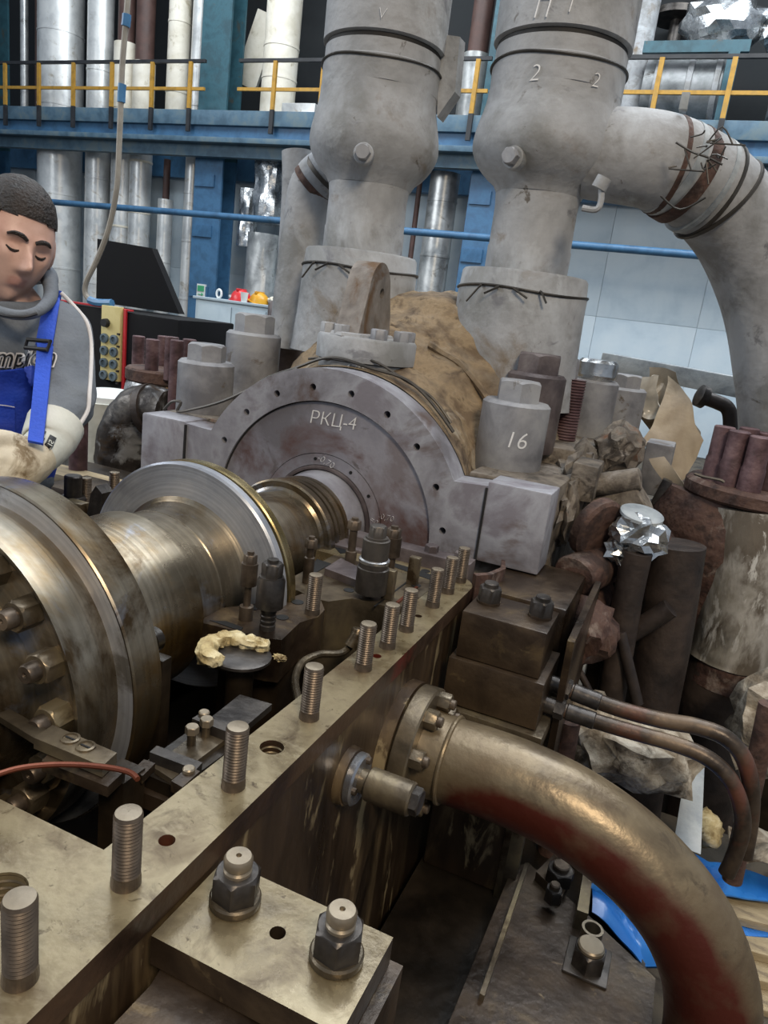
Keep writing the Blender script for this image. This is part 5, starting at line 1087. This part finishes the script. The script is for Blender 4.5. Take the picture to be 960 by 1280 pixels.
# work gloves: cloth cuff and leather hand
def glove(el, wr, hd, cu_, txt):
    d = (wr-el).normalized(); c0_ = cu_-d*0.03
    gg = G().tube([c0_, cu_*0.5+wr*0.5, wr, wr*0.6+hd*0.4], [0.076, 0.070, 0.060, 0.056], 26, 5)
    gl = part('glove_cuff', gg, 'glove_cloth', man, angle=80)
    hg2 = G(); hg2.tube([wr*0.7+hd*0.3, wr*0.35+hd*0.65, hd, hd+(hd-wr).normalized()*0.03], [0.056, 0.060, 0.056, 0.045], 18, 4)
    e1 = (hd-wr).normalized(); e2 = e1.cross(tc_).normalized()
    for sp2, ln in ((-0.048, 0.10), (-0.016, 0.12), (0.016, 0.115), (0.046, 0.095)):
        hg2.tube([hd+e2*sp2*0.9, hd+e1*ln*0.6+e2*sp2*1.15+V((0, 0, 0.004)), hd+e1*ln*1.0+e2*sp2*1.25-V((0, 0, 0.045))], [0.026, 0.023, 0.019], 12, 4)
    hg2.tube([wr*0.4+hd*0.6+e2*0.05, hd+e1*0.0+e2*0.095, hd+e1*0.055+e2*0.10], [0.028, 0.026, 0.02], 12, 4)
    part('glove_hand', remesh(hg2, 0.009, 3), 'glove_leather', gl, angle=80)
    if txt:
        tr = BVHTree.FromPolygons([V(p) for p in gg.v], gg.f)
        def rp(x, y, o): q = hit(x, y, o, tr); return q if q is not None else V(aT(x, y, 1.95))
        ax_ = (17, -33); nr = math.hypot(*ax_); ax_ = (ax_[0]/nr, ax_[1]/nr); ay_ = (ax_[1], -ax_[0])
        def loc(a, b, o): return tuple(rp(60+ax_[0]*a+ay_[0]*b*-1, 560+ax_[1]*a+ay_[1]*b*-1, o))
        part('printed_patch', G().grid(lambda u, v: loc((u-0.5)*30, (v-0.5)*9-1, 0.007), 16, 6), 'black_print', gl)
        tv, tf = text_mesh('REIS', 1.0, 0.0)
        part('printed_letters', G().add([loc(x*10, y*9-1, 0.011) for x, y, z in tv], tf), 'glove_cloth', gl)
        for i in range(4):
            part('size_mark', G().grid(lambda u, v: loc(-12+i*8+u*4, -11-(i % 2)*2+v*2.5, 0.007), 2, 2), 'black_print', gl)
glove(elL, wrL, hdL, cuL, True); glove(elR, wrR, hdR, cuR, False)

# ================================================================ STOP VALVE, far left behind the worker
YL = 3.15
lv = thing('stop_valve', 'dark foil wrapped stop valve with rusty studs beside left casing flange', 'valve', (-1.35, YL, -0.9))
c = aY(205, 500, YL); cxl = c[0]
def wr_(seed, amp=0.06): return lambda r, u, t: r*(1+amp*1.5*noise.noise(Vector((math.cos(t)*3+seed, math.sin(t)*3, u*14))))
part('body', G().lathe([(0.10, -0.75), (0.12, -0.45), (0.2, -0.30), (0.215, -0.1), (0.20, 0.0), (0.185, 0.03)], (cxl, YL, 0.24), (0, 0, 1), 36, jit=lambda r, h, t: r*(1+0.06*noise.noise(Vector((math.cos(t)*3, math.sin(t)*3, h*8))))), 'tarnished', lv, angle=30)
part('bonnet_flange', G().lathe([(0.19, 0.0), (0.2, 0.01), (0.2, 0.06), (0.19, 0.07)], (cxl, YL, 0.265), (0, 0, 1), 36), 'rust', lv)
el_ = [aY(x, y, YL-0.2) for x, y in ((212, 515), (180, 512), (158, 535), (150, 570), (148, 600), (148, 660))]
part('outlet_elbow', G().tube(el_, [0.11, 0.125, 0.13, 0.125, 0.12, 0.12], 30, 7, jit=wr_(3)), 'tarnished', lv, angle=30)
part('elbow_band', G().lathe([(0.12, -0.02), (0.135, -0.02), (0.135, 0.02), (0.12, 0.02)], aY(190, 513, YL-0.2), (0.9, 0, 0.25), 30, False, False), 'dark_pipe', lv)
for i, (x, y, top) in enumerate(((172, 466, 420), (189, 470, 424), (203, 466, 420), (213, 470, 421), (225, 480, 426), (235, 466, 424))):
    a = aY(x, y, YL+(-0.14 if i % 2 else 0.12)); b = aY(x+3, top, YL+(-0.14 if i % 2 else 0.12))
    part('stud', G().cyl((a[0], a[1], 0.30), (a[0], a[1], b[2]), 0.034, 18, 0.004), 'rust_stud', lv)
a = aY(218, 500, 2.9); tag(part('tall_rusty_stud', G().cyl((a[0], 2.9, -0.3), (a[0], 2.9, aY(222, 425, 2.9)[2]), 0.032, 18, 0.004), 'rust_stud'), 'single tall rusty stud in front of the left stop valve', 'stud')
a = aY(98, 560, 2.35); tag(part('support_post', G().cyl((a[0], 2.35, FL), (a[0], 2.35, aY(98, 524, 2.35)[2]), 0.038, 18, 0.004), 'rust_stud'), 'dark purple post rising behind the worker elbow', 'post')
bs = thing('enamel_basin', 'white topped round basin with green rim behind worker elbow', 'basin', (-2.05, 3.6, -0.4))
c = aY(138, 505, 3.6)
part('tub', G().lathe([(0.2, -0.5), (0.24, -0.05), (0.25, 0.0), (0.22, 0.005)], (c[0], 3.6, c[2]+0.03), (0, 0, 1), 32), 'glove_cloth', bs)
part('cover', G().lathe([(0.235, 0.0), (0.23, 0.035), (0.1, 0.06), (0.01, 0.065)], (c[0], 3.6, c[2]+0.03), (0, 0, 1), 32), 'white_plastic', bs)
part('stand', G().cyl((c[0], 3.6, FL), (c[0], 3.6, c[2]-0.46), 0.15, 20), 'dark_pipe', bs)
# dark machinery between pedestal and left valve
tag(part('servo_housing', G().box((-1.75, 2.45, FL), (-0.95, 2.72, -0.12), 0.02), 'oily_dark'), 'dark machine housing low between the worker and left valve', 'housing')
a = aZ(70, 615, -0.05)
tag(part('wood_plank', G().box((-1.35, 2.22, -0.09), (-0.72, 2.36, -0.05), 0.004), 'old_wood'), 'worn wooden plank lying left of the casing flange', 'plank')

# ================================================================ RIGHT SIDE: rusty valve, pipes, debris
YR = 3.2
rv = thing('control_valve', 'rusty control valve with studded bonnet and scaly silver pipe', 'valve', (1.5, YR, -0.9))
c = aY(948, 612, YR); cxr, czr = c[0], c[2]
part('bonnet_flange', G().lathe([(0.26, -0.045), (0.272, -0.035), (0.272, 0.005), (0.255, 0.02)], (cxr, YR, czr), (0, 0, 1), 44), 'rust', rv)
part('body', G().lathe([(0.15, -0.75), (0.19, -0.62), (0.25, -0.42), (0.30, -0.26), (0.285, -0.14), (0.245, -0.045)], (cxr-0.07, YR+0.05, czr), (0, 0, 1), 44, jit=lambda r, h, t: r*(1+0.08*noise.noise(Vector((math.cos(t)*2, math.sin(t)*2, h*5))))), 'rust', rv, angle=40)
bp_ = [aY(x, y, YR-0.1) for x, y in ((944, 632), (938, 680), (929, 740), (916, 800), (910, 822))]
part('scaly_sleeve', G().tube(bp_, [0.165, 0.172, 0.166, 0.155, 0.155], 36, 6, jit=lambda r, u, t: r*(1+0.05*noise.noise(Vector((math.cos(t)*3, math.sin(t)*3, u*7))))), 'scale_grey', rv, angle=40)
bp2 = [aY(x, y, YR-0.1) for x, y in ((911, 815), (895, 860), (885, 930), (870, 1030), (855, 1120))]
part('lower_pipe', G().tube(bp2, [0.142, 0.142, 0.14, 0.14, 0.14], 30, 5), 'dark_pipe', rv)
part('red_patch_band', G().lathe([(0.144, -0.05), (0.148, -0.045), (0.148, 0.05), (0.144, 0.055)], aY(905, 838, YR-0.1), np.array(bp2[0])-np.array(bp2[1]), 30, False, False), 'rust', rv)
for i, (x, y, top, yy) in enumerate(((893, 590, 532, YR-0.1), (912, 593, 538, YR-0.16), (938, 602, 545, YR-0.2), (925, 585, 534, YR+0.12), (958, 605, 548, YR-0.1), (945, 580, 540, YR+0.16))):
    a = aY(x, y, yy); b = aY(x+9, top, yy)
    part('stud', G().lathe([(0.043, 0), (0.043, (b[2]-czr)*0.45), (0.039, (b[2]-czr)*0.5), (0.039, b[2]-czr-0.004), (0.034, b[2]-czr)], (a[0], yy, czr+0.0), (0, 0, 1), 18), 'rust_stud', rv)
part('wire_coil', G().tube([aY(x, y, YR-0.25) for x, y in ((868, 592), (880, 596), (900, 600), (905, 603))], 0.006, 6, 4), 'wire', rv)
# pipes between casing and valve
def rpipe(name, pts, Yv, r, mat, label, cat='pipe', n=22, jit=None):
    P_ = [aY(x, y, Yv) for x, y in pts]; return tag(part(name, G().tube(P_, r, n, 6, jit=jit), mat, org=P_[-1]), label, cat)
rpipe('dark_drain_pipe', ((797, 690), (786, 740), (776, 800), (762, 880), (750, 960), (738, 1040)), 2.55, 0.05, 'dark_pipe', 'straight dark pipe dropping from the foil wrapped joint')
rpipe('thick_drain_pipe', ((846, 680), (830, 790), (815, 870), (800, 960), (785, 1060)), 2.75, 0.10, 'dark_pipe', 'thick black pipe standing between casing and control valve')
rpipe('cross_branch_pipe', ((838, 760), (810, 778), (780, 796)), 2.62, 0.035, 'dark_pipe', 'short grey branch pipe joining the thick black pipe')
rpipe('rusty_cross_pipe', ((850, 690), (815, 705), (770, 715)), 2.85, 0.09, 'rust', 'rusty cross pipe under the crumpled foil')
rpipe('thin_drain_tube', ((722, 835), (740, 870), (770, 935)), 2.4, 0.012, 'dark_pipe', 'thin dark drain tube beside the support block')
rpipe('thin_side_tube', ((775, 790), (785, 830), (797, 880)), 2.5, 0.02, 'dark_pipe', 'slim dark tube below the grey branch pipe')
rpipe('edge_pipe', ((962, 880), (945, 960), (930, 1030), (915, 1100)), 2.3, 0.03, 'rust', 'slanting rusty pipe beside the crumpled foil heap')
rpipe('standing_post_pipe', ((712, 900), (703, 950), (693, 1010), (684, 1070)), 2.15, 0.035, 'rust', 'dark rusty post below the two oil tubes')
# crumpled foil joint
fj = aY(800, 668, 2.6)
tag(part('foil_joint', G().blob((fj[0], 2.6, fj[2]), 0.085, amp=0.28, freq=3.2, seed=4, sq=(1.1, 0.9, 0.8)).blob((fj[0]-0.03, 2.58, fj[2]-0.07), 0.06, amp=0.4, freq=4, seed=9), 'foil', angle=15), 'crumpled shiny foil wrapped round a pipe joint', 'foil')
tag(part('foil_plate', G().lathe([(0.06, 0), (0.074, 0.005), (0.074, 0.016), (0.064, 0.02)], (fj[0]-0.01, 2.62, fj[2]+0.055), (0.1, -0.2, 1), 24), 'grey_bar'), 'thin round plate resting on the crumpled foil', 'plate')
# plastered lumps / broken insulation blocks
for i, (x, y, Yv, r, sq, lab) in enumerate(((735, 790, 2.4, 0.10, (0.9, 1, 1.1), 'rusty crusted insulation lump under the casing flank'), (735, 915, 2.3, 0.11, (1, 1, 1.2), 'crumbling insulation lump below the upper oil tube'), (790, 935, 2.3, 0.15, (1.3, 1, 0.8), 'large broken insulation block behind the oil tubes'), (958, 905, 2.75, 0.15, (0.8, 1, 1.2), 'crumpled foil and wool heap beside the valve pipe'))):
    a = aY(x, y, Yv); tag(part('insulation_lump', G().blob(a, r, amp=0.22, freq=2.6, seed=i*2.3, sq=sq).lump(0.012, 22), 'wool' if i else 'rust', angle=60), lab, 'insulation')
# bent rod, plank, cardboard, film beyond the flange
rpipe('bent_rod', ((912, 560), (913, 525), (909, 510), (897, 503), (880, 497)), 4.0, 0.035, 'dark_pipe', 'bent dark rod with round head in front of white wall')
a = aY(878, 496, 4.0); tag(part('rod_head', G().lathe([(0.03, -0.02), (0.055, -0.015), (0.055, 0.02), (0.03, 0.03)], a, (-1, -0.4, 0.3), 20), 'dark_steel'), 'round dark head on the bent rod tip', 'knob')
p0, p1 = aY(758, 452, 4.6), aY(985, 496, 4.1)
d = V(p1)-V(p0); pl = G(); L_ = d.length; rotm = d.to_track_quat('X', 'Z').to_matrix()
pl.box((0, -0.06, -0.05), (L_, 0.06, 0.05), 0.006); pl.v = [tuple(V(p0)+rotm @ Vector(p)) for p in pl.v]
tag(part('handrail_bar', pl, 'grey_bar'), 'long whitewashed bar crossing in front of the white wall', 'bar')
def sheet(name, corners, Yv, mat, label, cat, amp=0.04, n=22, thick=0.006, seed=0.0, freq=3.0, lean=None):
    P_ = [V(aY(x, y, Yv if lean is None else lean[i])) for i, (x, y) in enumerate(corners)]
    def fn(u, v):
        p = (P_[0]*(1-u)+P_[1]*u)*(1-v)+(P_[3]*(1-u)+P_[2]*u)*v
        q = noise.noise_vector(p*freq+V((seed, seed, 0)))+0.5*noise.noise_vector(p*freq*2.7+V((seed, 2, 0)))
        return tuple(p+q*amp)
    return tag(part(name, G().grid(fn, n, n), mat, None, angle=30, thick=thick), label, cat)
sheet('cardboard_sheet', ((826, 472), (884, 548), (850, 618), (800, 550)), 3.9, 'cardboard', 'torn brown cardboard sheet standing behind the casing flange', 'cardboard', 0.05, seed=1, lean=(4.1, 3.9, 3.7, 3.8))
sheet('cardboard_flap', ((808, 462), (845, 465), (865, 520), (825, 560)), 4.2, 'cardboard', 'upper fold of brown wrapping paper below the whitewashed bar', 'cardboard', 0.05, seed=5)
sheet('plastic_film_sheet', ((795, 470), (828, 468), (822, 530), (798, 520)), 4.0, 'plastic_film', 'clear crinkled plastic film hanging beside the cardboard', 'plastic', 0.05, seed=3, freq=5)
sheet('folded_carton', ((812, 575), (832, 572), (858, 605), (852, 630)), 3.3, 'cardboard', 'folded carton edge lying in front of the cardboard sheet', 'cardboard', 0.015, seed=7, lean=(3.4, 3.4, 3.2, 3.2))
tag(part('pallet_boards', G().box((0.95, 4.4, -0.3), (1.9, 4.9, -0.24), 0.005), 'old_wood'), 'grey wooden board lying behind the control valve', 'board')
a = aY(835, 610, 3.4)
sheet('white_paper', ((808, 622), (850, 618), (848, 640), (812, 652)), 3.3, 'white_cloth', 'scrap of white paper among dark pipes', 'paper', 0.02, seed=9)
tag(part('round_drum', G().lathe([(0.1, 0), (0.1, 0.35), (0.09, 0.36)], aY(860, 530, 4.3)-np.array([0, 0, 0.1]), (-0.6, -0.3, 0.6), 24), 'cardboard'), 'cardboard tube end sticking out behind the cardboard sheet', 'tube')
tag(part('bolted_bracket', G().box((1.0, 3.55, 0.10), (1.12, 3.75, 0.34), 0.01).lump(0.006, 12), 'nut_grey'), 'grey bracket block standing behind the last cap nut', 'bracket')
tag(part('dark_lever', G().box((1.08, 3.2, 0.02), (1.12, 3.26, 0.24), 0.006, rot=('Y', 0.25)), 'dark_steel'), 'short dark lever leaning against the cardboard sheet', 'lever')
tag(part('dark_housing', G().box((0.98, 3.0, FL), (1.14, 3.4, -0.1), 0.03).lump(0.012, 6), 'oily_dark'), 'black greasy housing low beside the casing flank', 'housing')
tag(part('pump_housing', G().box((1.2, 3.55, FL), (2.3, 4.6, -0.5), 0.04).lump(0.015, 5), 'oily_dark'), 'dark machine housing under the control valve', 'housing')
# ---- sole plate and lower right corner
zq = -0.78
spn = thing('sole_plate', 'dark oily sole plate with hexagon bolts at the pedestal foot', 'plate', (1.1, 1.5, FL))
part('plate', G().prism([zp(540, 1330, zq), zp(640, 1085, zq), zp(660, 1078, zq), zp(742, 1150, zq), (1.385, 1.72), (1.385, 1.2)], zq-0.08, zq, 'z'), 'oily_brown', spn)
part('plate_edge', G().prism([zp(598, 1250, zq), zp(655, 1085, zq), zp(660, 1086, zq), zp(604, 1253, zq)], zq, zq+0.02, 'z'), 'oily_steel', spn)
part('foundation', G().box((0.69, 0.9, FL), (1.37, 2.2, zq-0.082)), 'oily_dark', spn)
q = zp(733, 1208, zq)
b_ = part('nut', G().hexn((q[0], q[1], zq+0.008), (0, 0, 1), 0.075, 0.05), 'dark_steel', spn); part('nut_top', G().cyl((q[0], q[1], zq+0.055), (q[0], q[1], zq+0.07), 0.034, 20, 0.004), 'stud_top', b_)
part('washer_plate', G().box((q[0]-0.055, q[1]-0.05, zq), (q[0]+0.055, q[1]+0.075, zq+0.008), 0.003), 'dark_steel', spn)
part('socket_tube', G().lathe([(0.028, 0), (0.028, 0.06), (0.021, 0.06), (0.021, 0.01)], (q[0]-0.005, q[1]+0.06, zq+0.006), (0, 0, 1), 20), 'stud_top', spn)
for x, y, s_ in ((698, 1100, 1.0), (690, 1125, 0.6)):
    q = zp(x, y, zq+0.03); b_ = part('nut', G().hexn((q[0], q[1], zq+0.03), (0, 0, 1), 0.07*s_, 0.04), 'dark_steel', spn); part('stud_end', G().cyl((q[0], q[1], zq+0.065), (q[0], q[1], zq+0.085), 0.024*s_, 16, 0.003), 'stud_steel', b_)
part('nut_pad', G().prism([zp(668, 1100, zq), zp(690, 1078, zq), zp(716, 1100, zq), zp(700, 1132, zq)], zq, zq+0.03, 'z'), 'oily_brown', spn)
part('bracket_rib', G().prism([zp(716, 1160, zq), zp(728, 1090, zq), zp(738, 1092, zq), zp(730, 1165, zq)], zq, zq+0.06, 'z'), 'oily_steel', spn)
part('corner_bar', G().box((0.945, 1.86, -1.2), (0.985, 1.905, -0.55), 0.004), 'oily_steel', spn)
# blue tarpaulin sheets on the floor
def floor_sheet(name, corners, z, mat, label, cat, amp, seed, n=26, thick=0.005):
    P_ = [V(aZ(x, y, z)) for x, y in corners]
    def fn(u, v):
        p = (P_[0]*(1-u)+P_[1]*u)*(1-v)+(P_[3]*(1-u)+P_[2]*u)*v
        return tuple(p+V((0, 0, 1))*(abs(noise.noise(p*6+V((seed, 0, 0))))*amp*2+noise.noise(p*15)*amp*0.3)+noise.noise_vector(p*5)*amp*0.6)
    return tag(part(name, G().grid(fn, n, n), mat, None, angle=22, thick=thick), label, cat)
floor_sheet('blue_tarpaulin', ((748, 1108), (800, 1095), (850, 1235), (738, 1158)), -0.85, 'tarp', 'crumpled blue plastic tarpaulin under the oil pipe bend', 'tarpaulin', 0.05, 1)
floor_sheet('blue_tarpaulin', ((868, 1072), (975, 1105), (985, 1135), (900, 1120)), -0.92, 'tarp', 'smooth blue tarpaulin strip under the oil tube ends', 'tarpaulin', 0.015, 4)
floor_sheet('blue_tarpaulin', ((880, 1140), (985, 1160), (985, 1178), (900, 1170)), -0.98, 'tarp', 'narrow blue tarpaulin strip between the wooden planks', 'tarpaulin', 0.01, 8)
for i, (x0_, y0_, x1_, y1_, w_, lab) in enumerate(((862, 1118, 990, 1150, 0.05, 'dark wooden plank nearest the tarpaulin strip'), (880, 1160, 1000, 1192, 0.045, 'pale wooden plank below the narrow tarpaulin strip'), (890, 1195, 1000, 1222, 0.05, 'pale wooden plank in the middle of the plank stack'), (895, 1230, 1000, 1258, 0.05, 'light wooden plank lowest in the plank stack'))):
    a, b = V(aZ(x0_, y0_, -0.94-0.03*i)), V(aZ(x1_, y1_, -0.94-0.03*i)); d = b-a; L_ = d.length; rm = d.to_track_quat('X', 'Z').to_matrix(); gg = G().box((0, -w_, -0.03), (L_, w_, 0.0), 0.004)
    gg.v = [tuple(a+rm @ Vector(p)) for p in gg.v]
    tag(part('wooden_plank', gg, 'old_wood'), lab, 'plank', 'wooden planks')
fq = [aY(x, y, yv) for (x, y), yv in zip(((860, 944), (881, 948), (876, 1068), (842, 1055)), (2.5, 2.5, 2.2, 2.2))]
gg = G().add([tuple(p) for p in fq]+[tuple(p+np.array([0, 0.014, 0.002])) for p in fq], [(0, 1, 2, 3), (7, 6, 5, 4), (0, 4, 5, 1), (1, 5, 6, 2), (2, 6, 7, 3), (3, 7, 4, 0)])
tag(part('flat_bar', gg, 'grey_bar'), 'pale flat steel bar leaning behind the oil pipe', 'bar')
wl = floor_sheet('mineral_wool_heap', ((915, 1040), (990, 1050), (990, 1110), (925, 1090)), -0.86, 'wool', 'heap of shredded grey mineral wool beside the tarpaulin', 'wool', 0.06, 6)
a = aZ(880, 1030, -0.8); tag(part('insulation_chunk', G().blob(aZ(882, 1035, -0.85), 0.06, amp=0.2, freq=2.4, seed=3).lump(0.012, 25), 'rag', angle=70), 'yellowish insulation chunk between flat bar and oil tube', 'insulation')
tag(part('basement_slab', G().box((0.98, 0.4, FL+0.001), (2.8, 2.9, -1.05), 0.01), 'concrete'), 'dark concrete ledge below the planks and tarpaulin', 'ledge')
